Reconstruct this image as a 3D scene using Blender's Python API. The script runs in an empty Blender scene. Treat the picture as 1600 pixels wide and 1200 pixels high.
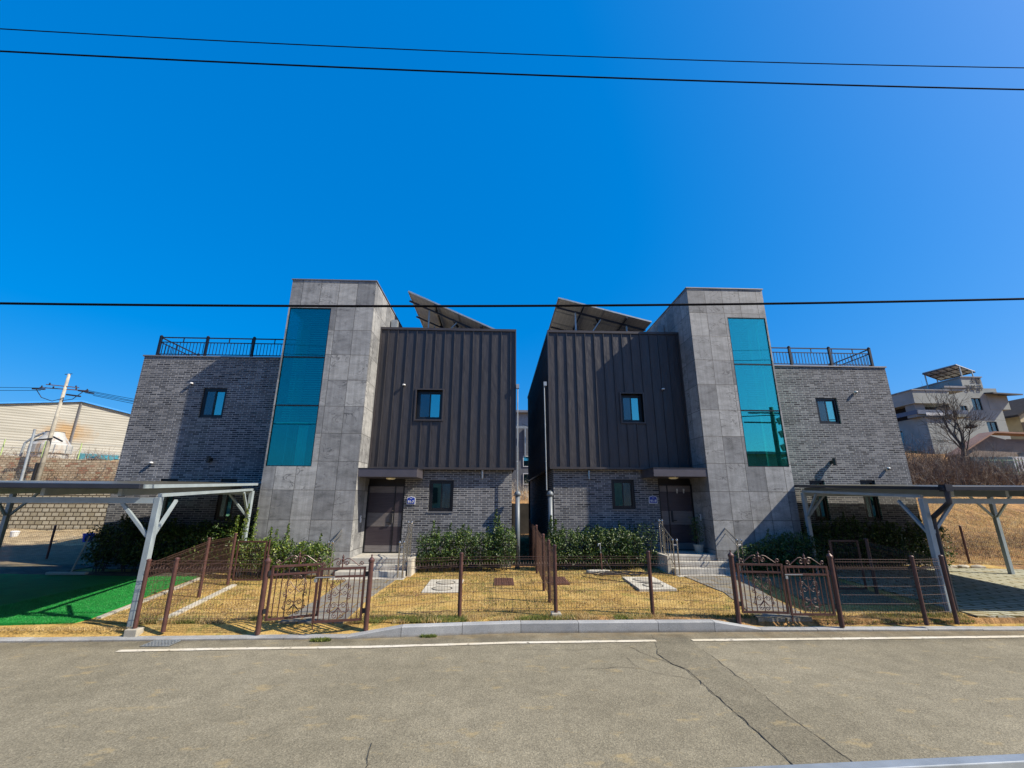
import bpy, math, random
import numpy as np
from mathutils import Vector, Matrix, noise
R = math.radians
random.seed(7); rng = np.random.default_rng(7)
S = bpy.context.scene
COL = S.collection

# ------------------------------------------------------------------ camera
EYE = 2.2
cam = bpy.data.cameras.new('Camera'); co = bpy.data.objects.new('Camera', cam); COL.objects.link(co)
cam.sensor_fit = 'HORIZONTAL'; cam.sensor_width = 36.0
cam.lens = 663.15 / 1600 * 36.0
cam.clip_start = 0.05; cam.clip_end = 3000
pit, rol, yaw = 0.26657, 0.0049056, 0.033917
fw = Vector((math.sin(yaw)*math.cos(pit), math.cos(yaw)*math.cos(pit), math.sin(pit)))
rt = Vector((math.cos(yaw), -math.sin(yaw), 0)); up = rt.cross(fw)
rt, up = rt*math.cos(rol) + up*math.sin(rol), up*math.cos(rol) - rt*math.sin(rol)
m = Matrix((rt, up, -fw)).transposed().to_4x4(); m.translation = Vector((0, 0, EYE))
co.matrix_world = m
S.camera = co

# ------------------------------------------------------------------ sky and sun
SUN = Vector((3.05, -1.0, 2.82)).normalized()
el = math.asin(SUN.z); az = math.atan2(SUN.x, SUN.y)
w = bpy.data.worlds.new('World'); S.world = w; w.use_nodes = True
wn = w.node_tree.nodes; wl = w.node_tree.links
sky = wn.new('ShaderNodeTexSky'); sky.sky_type = 'NISHITA'; sky.sun_disc = False
sky.sun_elevation = el; sky.sun_rotation = az; sky.altitude = 0
sky.air_density = 1.0; sky.dust_density = 2.2; sky.ozone_density = 3.0
hs = wn.new('ShaderNodeHueSaturation'); hs.inputs['Hue'].default_value = .491; hs.inputs['Saturation'].default_value = 1.58; hs.inputs['Value'].default_value = 1.15
mx = wn.new('ShaderNodeMix'); mx.data_type = 'RGBA'; mx.inputs[0].default_value = .45; mx.inputs[7].default_value = (.0, 2.55, 8.9, 1)
bg = wn['Background']; bg.inputs['Strength'].default_value = 0.070
wl.new(sky.outputs[0], hs.inputs['Color']); wl.new(hs.outputs[0], mx.inputs[6]); wl.new(mx.outputs[2], bg.inputs['Color'])
sl = bpy.data.lights.new('Sun', 'SUN'); sl.energy = 5.0; sl.angle = R(0.53); sl.color = (1.0, 0.90, 0.74)
so = bpy.data.objects.new('Sun', sl); COL.objects.link(so)
so.rotation_euler = SUN.to_track_quat('Z', 'Y').to_euler(); so.location = (20, -10, 30)
S.view_settings.view_transform = 'Standard'; S.view_settings.look = 'None'
S.view_settings.exposure = 0.80; S.view_settings.gamma = 1.0
S.cycles.max_bounces = 6; S.cycles.transparent_max_bounces = 12

# ------------------------------------------------------------------ mesh builder
WORLD = {}
class MB:
    def __init__(s): s.v = []; s.f = []; s.uv = None
    def add(s, vs, fs):
        b = len(s.v); s.v += [tuple(p) for p in vs]; s.f += [tuple(b+i for i in f) for f in fs]; return s
    def box(s, x0, x1, y0, y1, z0, z1):
        if x0 > x1: x0, x1 = x1, x0
        if y0 > y1: y0, y1 = y1, y0
        if z0 > z1: z0, z1 = z1, z0
        return s.add([(x0,y0,z0),(x1,y0,z0),(x1,y1,z0),(x0,y1,z0),(x0,y0,z1),(x1,y0,z1),(x1,y1,z1),(x0,y1,z1)],
            [(0,3,2,1),(4,5,6,7),(0,1,5,4),(1,2,6,5),(2,3,7,6),(3,0,4,7)])
    def bar(s, p, q, w, h=None, upv=(0,0,1)):
        h = w if h is None else h
        p = Vector(p); q = Vector(q); d = (q-p).normalized(); u = Vector(upv)
        if abs(d.dot(u)) > .97: u = Vector((0,1,0))
        a = d.cross(u).normalized()*w/2; b = a.cross(d).normalized()*h/2
        vs = [p-a-b, p+a-b, p+a+b, p-a+b, q-a-b, q+a-b, q+a+b, q-a+b]
        return s.add(vs, [(0,3,2,1),(4,5,6,7),(0,1,5,4),(1,2,6,5),(2,3,7,6),(3,0,4,7)])
    def tube(s, pts, r, n=8, cap=True):
        pts = [Vector(p) for p in pts]; b = len(s.v); k = len(pts)
        rs = r if isinstance(r, (list, tuple)) else [r]*k
        prev = None
        for i, p in enumerate(pts):
            d = (pts[min(i+1,k-1)] - pts[max(i-1,0)]).normalized()
            if prev is None:
                u = Vector((0,0,1)) if abs(d.z) < .9 else Vector((0,1,0)); prev = d.cross(u).normalized()
            a = (prev - d*prev.dot(d)).normalized(); c = d.cross(a); prev = a
            for j in range(n):
                t = 2*math.pi*j/n; s.v.append(tuple(p + (a*math.cos(t) + c*math.sin(t))*rs[i]))
        for i in range(k-1):
            for j in range(n):
                s.f.append((b+i*n+j, b+i*n+(j+1)%n, b+(i+1)*n+(j+1)%n, b+(i+1)*n+j))
        if cap:
            s.f.append(tuple(b+j for j in reversed(range(n)))); s.f.append(tuple(b+(k-1)*n+j for j in range(n)))
        return s
    def lathe(s, c, prof, n=16):      # prof: list of (r, z)
        b = len(s.v); k = len(prof)
        for r_, z in prof:
            for j in range(n):
                t = 2*math.pi*j/n; s.v.append((c[0]+r_*math.cos(t), c[1]+r_*math.sin(t), c[2]+z))
        for i in range(k-1):
            for j in range(n): s.f.append((b+i*n+j, b+i*n+(j+1)%n, b+(i+1)*n+(j+1)%n, b+(i+1)*n+j))
        s.f.append(tuple(b+j for j in reversed(range(n)))); s.f.append(tuple(b+(k-1)*n+j for j in range(n)))
        return s
    def quad(s, a, b, c, d): return s.add([a,b,c,d], [(0,1,2,3)])
    def wall(s, axis, c, u0, u1, z0, z1, holes=(), depth=.12, out=-1):
        """wall in plane axis=c (axis 'y': spans x; 'x': spans y) with openings that have reveals `depth` deep"""
        us = sorted({u0,u1,*[h[0] for h in holes],*[h[1] for h in holes]}); zs = sorted({z0,z1,*[h[2] for h in holes],*[h[3] for h in holes]})
        P = (lambda u,z,dd=0: (u, c-out*dd, z)) if axis == 'y' else (lambda u,z,dd=0: (c-out*dd, u, z))
        for i in range(len(us)-1):
            for j in range(len(zs)-1):
                a,b,e,f = us[i],us[i+1],zs[j],zs[j+1]; mu,mz=(a+b)/2,(e+f)/2
                if a < u0 or b > u1 or any(h[0]<mu<h[1] and h[2]<mz<h[3] for h in holes): continue
                s.quad(P(a,e),P(b,e),P(b,f),P(a,f))
        for h in holes:
            a,b,e,f = h[:4]
            s.quad(P(a,e),P(b,e),P(b,e,depth),P(a,e,depth)); s.quad(P(a,f,depth),P(b,f,depth),P(b,f),P(a,f))
            s.quad(P(a,e,depth),P(a,f,depth),P(a,f),P(a,e)); s.quad(P(b,e),P(b,f),P(b,f,depth),P(b,e,depth))
        return s
    def build(s, name, mat, parent=None, smooth=False, bevel=0.0, fixn=False):
        vs = np.array(s.v, dtype=np.float64)
        if parent is not None: org = WORLD[parent.name]
        else:
            lo, hi = vs.min(0), vs.max(0); org = np.array([(lo[0]+hi[0])/2, (lo[1]+hi[1])/2, lo[2]])
        me = bpy.data.meshes.new(name)
        me.from_pydata((vs-org).tolist(), [], s.f); me.update()
        nf = len(me.polygons)
        nrm = np.empty(nf*3, dtype=np.float32); me.polygons.foreach_get('normal', nrm); nrm = np.abs(nrm.reshape(-1,3))
        lt = np.empty(nf, dtype=np.int32); me.polygons.foreach_get('loop_total', lt)
        lv = np.empty(len(me.loops), dtype=np.int32); me.loops.foreach_get('vertex_index', lv)
        ax = np.repeat(np.argmax(nrm, axis=1), lt); P = vs[lv]
        uv = np.empty((len(lv),2)); 
        uv[:,0] = np.where(ax==0, P[:,1], P[:,0]); uv[:,1] = np.where(ax==2, P[:,1], P[:,2])
        ul = me.uv_layers.new(name='UVMap'); ul.data.foreach_set('uv', uv.astype(np.float32).ravel())
        if smooth: me.polygons.foreach_set('use_smooth', [True]*nf)
        for mm in (mat if isinstance(mat,(list,tuple)) else [mat]): me.materials.append(mm)
        if fixn:
            import bmesh
            bm = bmesh.new(); bm.from_mesh(me); bmesh.ops.recalc_face_normals(bm, faces=bm.faces); bm.to_mesh(me); bm.free()
        o = bpy.data.objects.new(name, me); COL.objects.link(o)
        if parent is not None: o.parent = parent
        else: o.location = org
        WORLD[o.name] = np.array(org, dtype=float)
        if bevel > 0:
            b = o.modifiers.new('bevel', 'BEVEL'); b.width = bevel; b.segments = 2; b.limit_method = 'ANGLE'
        return o
def empty(name, loc, label, cat, group=None):
    o = bpy.data.objects.new(name, None); COL.objects.link(o); o.location = loc; o.empty_display_size = .2
    WORLD[o.name] = np.array(loc, dtype=float); tag(o, label, cat, group); return o
def tag(o, label=None, cat=None, group=None, kind=None):
    if label: o['label'] = label
    if cat: o['category'] = cat
    if group: o['group'] = group
    if kind: o['kind'] = kind
    return o
def structure(o): o['kind'] = 'structure'; return o

# ------------------------------------------------------------------ materials
ALB = 0.70      # one common albedo scale, balanced against the exposure
class N:
    def __init__(s, name):
        s.m = bpy.data.materials.new(name); s.m.use_nodes = True; s.t = s.m.node_tree; s.b = s.t.nodes['Principled BSDF']
        s.out = s.t.nodes['Material Output']
    def n(s, typ, **k):
        x = s.t.nodes.new(typ)
        for a, v in k.items():
            if a.startswith('i_'):
                key = a[2:]; key = int(key) if key.isdigit() else key.replace('_', ' ')
                x.inputs[key].default_value = v
            else: setattr(x, a, v)
        return x
    def l(s, a, b): s.t.links.new(a, b)
    def setb(s, **k):
        for a, v in k.items(): s.b.inputs[a.replace('_', ' ')].default_value = v
    def coord(s, which='Object', scale=None, loc=None, rot=None):
        c = s.n('ShaderNodeTexCoord').outputs[which]
        if scale is None and loc is None and rot is None: return c
        mp = s.n('ShaderNodeMapping'); s.l(c, mp.inputs[0])
        if scale is not None: mp.inputs['Scale'].default_value = scale
        if loc is not None: mp.inputs['Location'].default_value = loc
        if rot is not None: mp.inputs['Rotation'].default_value = rot
        return mp.outputs[0]
    def pos(s): return s.n('ShaderNodeNewGeometry').outputs['Position']
    def noise(s, vec, scale, detail=4, rough=.55, dist=0):
        x = s.n('ShaderNodeTexNoise'); s.l(vec, x.inputs['Vector']); x.inputs['Scale'].default_value = scale
        x.inputs['Detail'].default_value = detail; x.inputs['Roughness'].default_value = rough; x.inputs['Distortion'].default_value = dist
        return x.outputs['Fac']
    def ramp(s, fac, *stops, interp='LINEAR'):
        r_ = s.n('ShaderNodeValToRGB'); s.l(fac, r_.inputs[0]); e = r_.color_ramp.elements; r_.color_ramp.interpolation = interp
        while len(e) < len(stops): e.new(.5)
        for i, (p, c) in enumerate(stops):
            e[i].position = p; e[i].color = (c, c, c, 1) if isinstance(c, (int, float)) else (*c, 1)
        return r_.outputs[0]
    def mix(s, fac, a, b, mode='MIX'):
        x = s.n('ShaderNodeMix'); x.data_type = 'RGBA'; x.blend_type = mode
        for ii, v in ((0, fac), (6, a), (7, b)):
            sock = x.inputs[ii]
            if hasattr(v, 'links'): s.l(v, sock)
            elif isinstance(v, (int, float)): sock.default_value = v if ii == 0 else (v, v, v, 1)
            else: sock.default_value = (*v, 1)
        return x.outputs[2]
    def math(s, op, a, b=0.0, clamp=False):
        x = s.n('ShaderNodeMath'); x.operation = op; x.use_clamp = clamp
        for i, v in enumerate((a, b)):
            if hasattr(v, 'links'): s.l(v, x.inputs[i])
            else: x.inputs[i].default_value = v
        return x.outputs[0]
    def color(s, c): s.l(s.mix(1.0, c, ALB, 'MULTIPLY'), s.b.inputs['Base Color']); return s
    def rough(s, c): s.l(c, s.b.inputs['Roughness']); return s
    def bump(s, h, strength=.3, dist=.01):
        x = s.n('ShaderNodeBump'); x.inputs['Strength'].default_value = strength; x.inputs['Distance'].default_value = dist
        s.l(h, x.inputs['Height']); s.l(x.outputs[0], s.b.inputs['Normal']); return x
    def sep(s, v):
        x = s.n('ShaderNodeSeparateXYZ'); s.l(v, x.inputs[0]); return x.outputs

def plain(name, col, rough=.5, metal=0.0, var=.15, scale=6, bump=0.0, bs=60, spec=.5):
    a = N(name); p = a.pos(); n1 = a.noise(p, scale, 5)
    lo = tuple(c*(1-var) for c in col); hi = tuple(min(1, c*(1+var)) for c in col)
    a.color(a.ramp(n1, (.3, lo), (.7, hi))); a.setb(Roughness=rough, Metallic=metal, Specular_IOR_Level=spec)
    if bump: a.bump(a.noise(p, bs, 3), bump, .01)
    return a.m

M = {}
# asphalt -----------------------------------------------------------------
def asphalt(name, patch=False):
    a = N(name); p = a.pos()
    big = a.noise(p, .35, 4, .6); mid = a.noise(p, 3.5, 5, .6); fine = a.noise(p, 70, 3, .75)
    vor = a.n('ShaderNodeTexVoronoi'); a.l(p, vor.inputs['Vector']); vor.inputs['Scale'].default_value = 70
    grain = a.ramp(vor.outputs['Color'], (.1, .52), (.5, 1.0), (.93, 1.65))
    k = .84 if patch else 1.0
    base = a.ramp(big, (.3, (.215*k,.192*k,.134*k)), (.7, (.295*k,.265*k,.190*k)))
    base = a.mix(.55, base, a.ramp(mid, (.3, .75), (.7, 1.22)), 'MULTIPLY')
    base = a.mix(.48, base, grain, 'MULTIPLY')
    base = a.mix(.55, base, a.ramp(fine, (.33, .35), (.5, 1.0), (.7, 1.6)), 'MULTIPLY')
    # sandy dirt stains in patches and along the kerb
    xyz = a.sep(p)
    st = a.n('ShaderNodeMapping'); a.l(p, st.inputs[0]); st.inputs['Scale'].default_value = (2.0, 3.8, 1); st.inputs['Location'].default_value = (3.3, 1.7, 0)
    stain = a.ramp(a.noise(st.outputs[0], 1.0, 5, .68), (.585, 0.0), (.68, 1.0))
    kerb = a.math('MULTIPLY', a.ramp(a.math('MULTIPLY', a.math('SUBTRACT', xyz[1], 7.75), 2.6), (0, 0.0), (.6, 1.0)), a.ramp(a.noise(p, 5, 5), (.35, .25), (.65, 1.0)))
    base = a.mix(a.math('MULTIPLY', stain, .55), base, (.44,.34,.17))
    base = a.mix(a.math('MULTIPLY', kerb, .6), base, (.30,.22,.12)); gut = a.ramp(a.math('MULTIPLY', a.math('SUBTRACT', xyz[1], 7.42), 3.0), (0, 1.0), (.45, .72), (1, .62))
    base = a.mix(a.math('MULTIPLY', a.ramp(a.noise(p, 2.0, 5, .65), (.38, .1), (.6, 1.0)), .9), base, a.mix(1.0, base, gut, 'MULTIPLY'))
    a.color(base); a.setb(Roughness=.92, Specular_IOR_Level=.25)
    a.bump(a.math('ADD', a.math('MULTIPLY', vor.outputs['Distance'], .6), fine), .55, .006)
    return a.m
M['asphalt'] = asphalt('asphalt'); M['asphalt_patch'] = asphalt('asphalt_patch', True)
a = N('road_paint'); p = a.pos()
wear = a.ramp(a.noise(p, 11, 6, .75), (.36, 0.0), (.45, 1.0)); st = a.noise(p, 1.5, 4)
a.color(a.mix(wear, (.24,.21,.16), a.ramp(st, (.3, (.66,.58,.42)), (.7, (.80,.76,.66))))); a.setb(Roughness=.8); a.bump(a.noise(p, 90, 3), .4, .004); M['paint'] = a.m
# granite kerb --------------------------------------------------------------
a = N('granite'); p = a.pos(); oi = a.n('ShaderNodeObjectInfo').outputs['Random']
sp = a.noise(p, 160, 2, .8); bigg = a.noise(p, 2.2, 5)
gz = a.sep(p)[2]; gc = a.mix(.9, a.ramp(bigg, (.3, (.34,.36,.38)), (.7, (.50,.51,.51))), a.ramp(sp, (.32, .45), (.5, 1.0), (.68, 1.35)), 'MULTIPLY')
gc = a.mix(1.0, gc, a.ramp(oi, (0, .80), (1, 1.10)), 'MULTIPLY')
a.color(a.mix(a.math('MULTIPLY', a.ramp(a.math('ADD', gz, a.math('MULTIPLY', a.noise(p, 9, 5, .7), .07)), (.03, 1.0), (.075, 0.0)), .7), gc, (.20,.16,.10)))
a.setb(Roughness=.75); a.bump(sp, .3, .004); M['granite'] = a.m
M['concrete'] = plain('concrete', (.44,.41,.34), .9, 0, .25, 5, .3, 50)
M['concrete_pale'] = plain('concrete_pale', (.56,.53,.45), .9, 0, .22, 3, .3, 45)
# brick -------------------------------------------------------------------
def brick(name, mortar, dark, mid, light, bw=.235, bh=.0655, m_=.010, off=.37, seed=0, rough=.85, jit=1.0):
    a = N(name); uv = a.coord('UV', loc=(seed, 0, 0))
    b = a.n('ShaderNodeTexBrick'); a.l(uv, b.inputs['Vector'])
    b.inputs['Scale'].default_value = 1.0; b.inputs['Brick Width'].default_value = bw; b.inputs['Row Height'].default_value = bh
    b.inputs['Mortar Size'].default_value = m_; b.inputs['Mortar Smooth'].default_value = .25; b.offset = off; b.offset_frequency = 2
    b.inputs['Color1'].default_value = (0,0,0,1); b.inputs['Color2'].default_value = (1,1,1,1); b.inputs['Mortar'].default_value = (0,0,0,1)
    b.inputs['Bias'].default_value = 0
    g = a.sep(b.outputs['Color'])[0]
    c = a.ramp(g, (0.0, dark), (.3, mid), (.72, mid), (1.0, light))
    n1 = a.noise(a.pos(), 40, 4, .7); n2 = a.noise(a.pos(), .8, 3)
    c = a.mix(.55, c, a.ramp(n1, (.3, .6), (.7, 1.45)), 'MULTIPLY'); 
    mc = a.mix(.5, mortar, a.ramp(n2, (.3, .7), (.7, 1.25)), 'MULTIPLY')
    c = a.mix(b.outputs['Fac'], c, mc)
    c = a.mix(.5, c, a.ramp(n2, (.25, .78), (.75, 1.18)), 'MULTIPLY')
    c = a.mix(.4, c, a.ramp(a.noise(a.coord('UV', scale=(5, .3, 1)), 1.3, 5, .6), (.32, .65), (.6, 1.1)), 'MULTIPLY')
    a.color(c); a.setb(Roughness=rough, Specular_IOR_Level=.3)
    h = a.math('ADD', a.math('SUBTRACT', 1.0, b.outputs['Fac']), a.math('ADD', a.math('MULTIPLY', g, .25*jit), a.math('MULTIPLY', n1, .35)))
    a.bump(h, .9, .012)
    return a.m
M['brick'] = brick('grey_brick', (.42,.42,.425), (.030,.034,.045), (.112,.118,.135), (.27,.272,.285))
M['block_low'] = brick('retaining_block', (.13,.10,.06), (.40,.34,.22), (.54,.47,.33), (.66,.59,.43), .36, .21, .030, .5, 3.1, .95, 1.5)
M['block_high'] = brick('retaining_block_red', (.34,.26,.16), (.50,.24,.15), (.66,.50,.33), (.80,.68,.48), .27, .125, .018, .5, 7.7, .95, 1.5)
# stone cladding ----------------------------------------------------------
def stone(name, off):
    a = N(name); uv = a.coord('UV', loc=off)
    b = a.n('ShaderNodeTexBrick'); a.l(uv, b.inputs['Vector']); b.offset = 0; b.squash = 1
    b.inputs['Scale'].default_value = 1.0; b.inputs['Brick Width'].default_value = .6; b.inputs['Row Height'].default_value = .838
    b.inputs['Mortar Size'].default_value = .007; b.inputs['Mortar Smooth'].default_value = .1; b.inputs['Bias'].default_value = 0
    b.inputs['Color1'].default_value = (0,0,0,1); b.inputs['Color2'].default_value = (1,1,1,1); b.inputs['Mortar'].default_value = (.5,.5,.5,1)
    g = a.sep(b.outputs['Color'])[0]
    # per tile offset for veins
    cmb = a.n('ShaderNodeCombineXYZ'); a.l(a.math('MULTIPLY', g, 57.0), cmb.inputs[2]); a.l(a.math('MULTIPLY', g, 23.0), cmb.inputs[0])
    va = a.n('ShaderNodeVectorMath'); va.operation = 'ADD'; a.l(uv, va.inputs[0]); a.l(cmb.outputs[0], va.inputs[1])
    v = va.outputs[0]
    mp = a.n('ShaderNodeMapping'); a.l(v, mp.inputs[0]); mp.inputs['Scale'].default_value = (1.0, 2.2, 1)
    cl = a.noise(mp.outputs[0], 2.1, 6, .62, .6)
    c = a.ramp(g, (0, (.235,.242,.250)), (.45, (.315,.322,.328)), (1, (.44,.445,.44)))
    c = a.mix(.95, c, a.ramp(cl, (.25, .48), (.42, .85), (.55, 1.02), (.78, 1.35)), 'MULTIPLY')
    spk = a.noise(v, 42, 5, .75); c = a.mix(.55, c, a.ramp(spk, (.3, .68), (.7, 1.3)), 'MULTIPLY')
    # thin dark veins
    vn = a.noise(mp.outputs[0], 1.15, 3, .5, 1.6)
    vein = a.ramp(a.math('ABSOLUTE', a.math('SUBTRACT', vn, .5)), (0.0, 1.0), (.007, .85), (.016, 0.0))
    gate = a.ramp(a.noise(v, 1.3, 2), (.45, 0.0), (.6, 1.0))
    c = a.mix(a.math('MULTIPLY', a.math('MULTIPLY', vein, gate), .75), c, (.07,.07,.075))
    c = a.mix(.5, c, a.ramp(a.noise(a.coord('UV', scale=(7, .22, 1), loc=off), 1.5, 5, .6), (.32, .62), (.55, 1.05), (.75, 1.2)), 'MULTIPLY')
    c = a.mix(b.outputs['Fac'], c, (.07,.07,.07))
    a.color(c); a.setb(Roughness=.62, Specular_IOR_Level=.35)
    a.bump(a.math('ADD', a.math('SUBTRACT', 1.0, b.outputs['Fac']), a.math('MULTIPLY', spk, .15)), .5, .008)
    return a.m
M['stone_l'] = stone('basalt_cladding_a', (4.13+6.0, .065, 0)); M['stone_r'] = stone('basalt_cladding_b', (-6.43+6.0, .04, 0))
# metal cladding -----------------------------------------------------------
a = N('dark_zinc'); p = a.pos(); mp = a.coord('UV', scale=(3, .35, 1))
n1 = a.noise(mp, 2.5, 3, .5); n2 = a.noise(p, 120, 2)
a.color(a.mix(.35, a.ramp(n1, (.3, (.046,.042,.046)), (.7, (.064,.059,.064))), a.ramp(n2, (.35,.8), (.65,1.2)), 'MULTIPLY'))
a.rough(a.ramp(a.noise(a.coord('UV', scale=(9, .3, 1)), 1.6, 4), (.3, .38), (.7, .62))); a.setb(Metallic=.25, Specular_IOR_Level=.55); a.bump(a.noise(a.coord('UV', scale=(2.6, 1.1, 1)), 2.4, 2), .6, .03); M['metal'] = a.m
M['metal_trim'] = plain('zinc_trim', (.075,.066,.068), .45, .3, .12, 3)
M['metal_face'] = plain('canopy_metal', (.12,.11,.13), .45, .4, .1, 3)
M['coping'] = plain('coping_metal', (.30,.29,.29), .45, .5, .15, 3)
M['frame'] = plain('black_frame', (.012,.013,.017), .35, .2, .2, 4)
M['rail_black'] = plain('black_railing', (.010,.012,.02), .45, .2, .2, 4)
M['steel'] = plain('stainless', (.62,.60,.56), .25, .9, .1, 10)
M['galv'] = plain('galvanised', (.46,.50,.52), .45, .55, .15, 7)
M['pipe'] = plain('grey_pipe', (.17,.20,.23), .5, .1, .1, 5)
M['white'] = plain('white_plastic', (.75,.76,.76), .4, 0, .05, 8)
M['black'] = plain('black_plastic', (.015,.015,.018), .5, 0, .1, 8)
M['brown'] = plain('brown_paint', (.105,.047,.040), .42, .1, .22, 9)
M['brown_wire'] = plain('brown_wire', (.115,.062,.048), .5, .1, .15, 9)
M['carport_steel'] = plain('blue_grey_steel', (.42,.50,.54), .42, .25, .12, 4)
M['carport_dark'] = plain('dark_gutter', (.035,.040,.055), .38, .3, .15, 4)
M['carport_roof'] = plain('bronze_sheet', (.095,.085,.05), .35, 0, .15, 4)
M['rust'] = plain('rusty_iron', (.13,.055,.035), .85, .1, .35, 12, .5, 70)
M['wire'] = plain('cable', (.006,.006,.008), .9, spec=.05)
M['crack'] = plain('crack_dirt', (.045,.040,.032), .95)
M['room'] = plain('dark_room', (.02,.022,.025), .9)
M['blind'] = plain('blind_slats', (.26,.28,.28), .7, 0, .05, 4)
M['brightened_room'] = plain('brightened_room', (.40,.42,.42), .9)  # room colour lightened to put more brightness into the right panes
M['curtain'] = plain('curtain_cloth', (1.0,1.0,.98), .9, 0, .04, 9)
M['bark'] = plain('grey_bark', (.115,.09,.07), .95, 0, .35, 14, .6, 50)
M['twig'] = plain('dry_twig', (.22,.145,.10), .95, 0, .35, 8)
M['twig_pale'] = plain('pale_twig', (.38,.33,.26), .95, 0, .3, 8)
# glass -------------------------------------------------------------------
def glass(name, tint, gl, fac, rough=.01):
    a = N(name); a.t.nodes.remove(a.b)
    g = a.n('ShaderNodeBsdfGlossy'); g.inputs['Color'].default_value = (*gl, 1); g.inputs['Roughness'].default_value = rough
    t = a.n('ShaderNodeBsdfTransparent'); t.inputs['Color'].default_value = (*tint, 1)
    x = a.n('ShaderNodeMixShader'); fr = a.n('ShaderNodeLayerWeight'); fr.inputs['Blend'].default_value = .35
    f = a.math('ADD', a.math('MULTIPLY', fr.outputs['Fresnel'], .5), fac, True)
    a.l(f, x.inputs[0]); a.l(t.outputs[0], x.inputs[1]); a.l(g.outputs[0], x.inputs[2]); a.l(x.outputs[0], a.out.inputs[0])
    nb = a.n('ShaderNodeBump'); nb.inputs['Strength'].default_value = .02; nb.inputs['Distance'].default_value = .02
    a.l(a.noise(a.pos(), 1.1, 2), nb.inputs['Height']); a.l(nb.outputs[0], g.inputs['Normal'])
    return a.m
M['glass_tall'] = glass('teal_glass', (.14,.86,.84), (.20,1.0,.86), .36)
M['glass_dimmed'] = glass('dimmed_teal_glass', (.07,.80,.82), (.12,.90,.78), .18)  # same glass as above, its darker left sky reflection put into the colours
M['glass'] = glass('window_glass', (.22,.52,.54), (.40,1.0,.92), .42)
M['screen'] = glass('screened_glass', (.30,.40,.42), (.40,.58,.62), .20, .25)
# house numbers -----------------------------------------------------------
M['sign_blue'] = plain('sign_blue', (.01,.05,.42), .35, 0, .05, 5); M['sign_white'] = plain('sign_white', (.8,.83,.88), .4, 0, .02, 5)
# plants ------------------------------------------------------------------
def leafy(name, c0, c1, c2, rough=.45, trans=.25):
    a = N(name); g = a.n('ShaderNodeNewGeometry'); rnd = g.outputs['Random Per Island']
    c = a.ramp(rnd, (0, c0), (.55, c1), (1, c2)); c = a.mix(.5, c, a.ramp(a.noise(g.outputs['Position'], 2.2, 3), (.3, .6), (.7, 1.35)), 'MULTIPLY')
    a.color(c); a.setb(Roughness=rough, Specular_IOR_Level=.5)
    tr = a.n('ShaderNodeBsdfTranslucent'); a.l(c, tr.inputs['Color']); x = a.n('ShaderNodeMixShader'); x.inputs[0].default_value = trans
    a.l(a.b.outputs[0], x.inputs[1]); a.l(tr.outputs[0], x.inputs[2]); a.l(x.outputs[0], a.out.inputs[0]); return a.m
M['leaf'] = leafy('evergreen_leaf', (.015,.050,.012), (.045,.105,.018), (.17,.24,.04))
M['leaf_sun'] = leafy('sun_toned_leaf', (.03,.08,.012), (.10,.18,.02), (.30,.36,.06))  # yellow of sunlight put into the leaf colour
M['straw'] = leafy('dry_grass_blade', (.28,.16,.06), (.64,.46,.18), (.92,.76,.42), .8, .3)
M['green_blade'] = leafy('green_grass_blade', (.06,.11,.015), (.16,.22,.04), (.34,.34,.08), .7, .3)
M['turf_blade'] = leafy('artificial_grass_blade', (.006,.16,.025), (.012,.30,.045), (.04,.46,.08), .55, .15)
M['dry_leaf'] = leafy('dry_leaf', (.16,.08,.04), (.26,.15,.08), (.42,.28,.16), .9, .2)
a = N('lawn_soil'); p = a.pos()
n1 = a.noise(p, 1.1, 5, .6); n2 = a.noise(p, 30, 4, .7); n3 = a.noise(p, 2.7, 4, .6)
c = a.ramp(n1, (.3, (.48,.29,.085)), (.5, (.60,.40,.13)), (.7, (.70,.51,.20)))
c = a.mix(a.math('MULTIPLY', a.ramp(n3, (.54, 0.0), (.66, 1.0)), .65), c, (.20,.22,.05)); c = a.mix(a.math('MULTIPLY', a.ramp(a.noise(p, 1.9, 5, .7, .5), (.56, 0.0), (.64, 1.0)), .6), c, (.20,.12,.05))
c = a.mix(.8, c, a.ramp(n2, (.3, .5), (.7, 1.35)), 'MULTIPLY')
a.color(c); a.setb(Roughness=.97, Specular_IOR_Level=.1); a.bump(n2, .8, .03); M['lawn'] = a.m
a = N('terrain_soil'); p = a.pos(); xyz = a.sep(p)
n1 = a.noise(p, .35, 5, .6); mpx = a.n('ShaderNodeMapping'); a.l(p, mpx.inputs[0]); mpx.inputs['Scale'].default_value = (1.0, .45, .45); mpx.inputs['Rotation'].default_value = (0,0,.5)
n2 = a.noise(mpx.outputs[0], 7, 6, .75); n3 = a.noise(p, 1.3, 4)
c = a.ramp(n1, (.3, (.46,.24,.09)), (.55, (.56,.33,.14)), (.75, (.42,.25,.12)))
c = a.mix(a.ramp(n3, (.45, 0.0), (.62, .7)), c, (.22,.14,.085))
sandy = a.ramp(a.math('MULTIPLY', a.math('ADD', xyz[0], 10.0), -1.0), (0, 0.0), (1, 1.0))
c = a.mix(sandy, c, a.ramp(n3, (.3, (.46,.34,.19)), (.7, (.66,.52,.32))))
c = a.mix(.95, c, a.ramp(n2, (.3, .35), (.7, 1.5)), 'MULTIPLY')
a.color(c); a.setb(Roughness=.97, Specular_IOR_Level=.1); a.bump(n2, 1.0, .12); M['terrain'] = a.m
a = N('artificial_turf'); p = a.pos(); n2 = a.noise(p, 70, 3, .7); n1 = a.noise(p, 3, 4)
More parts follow.
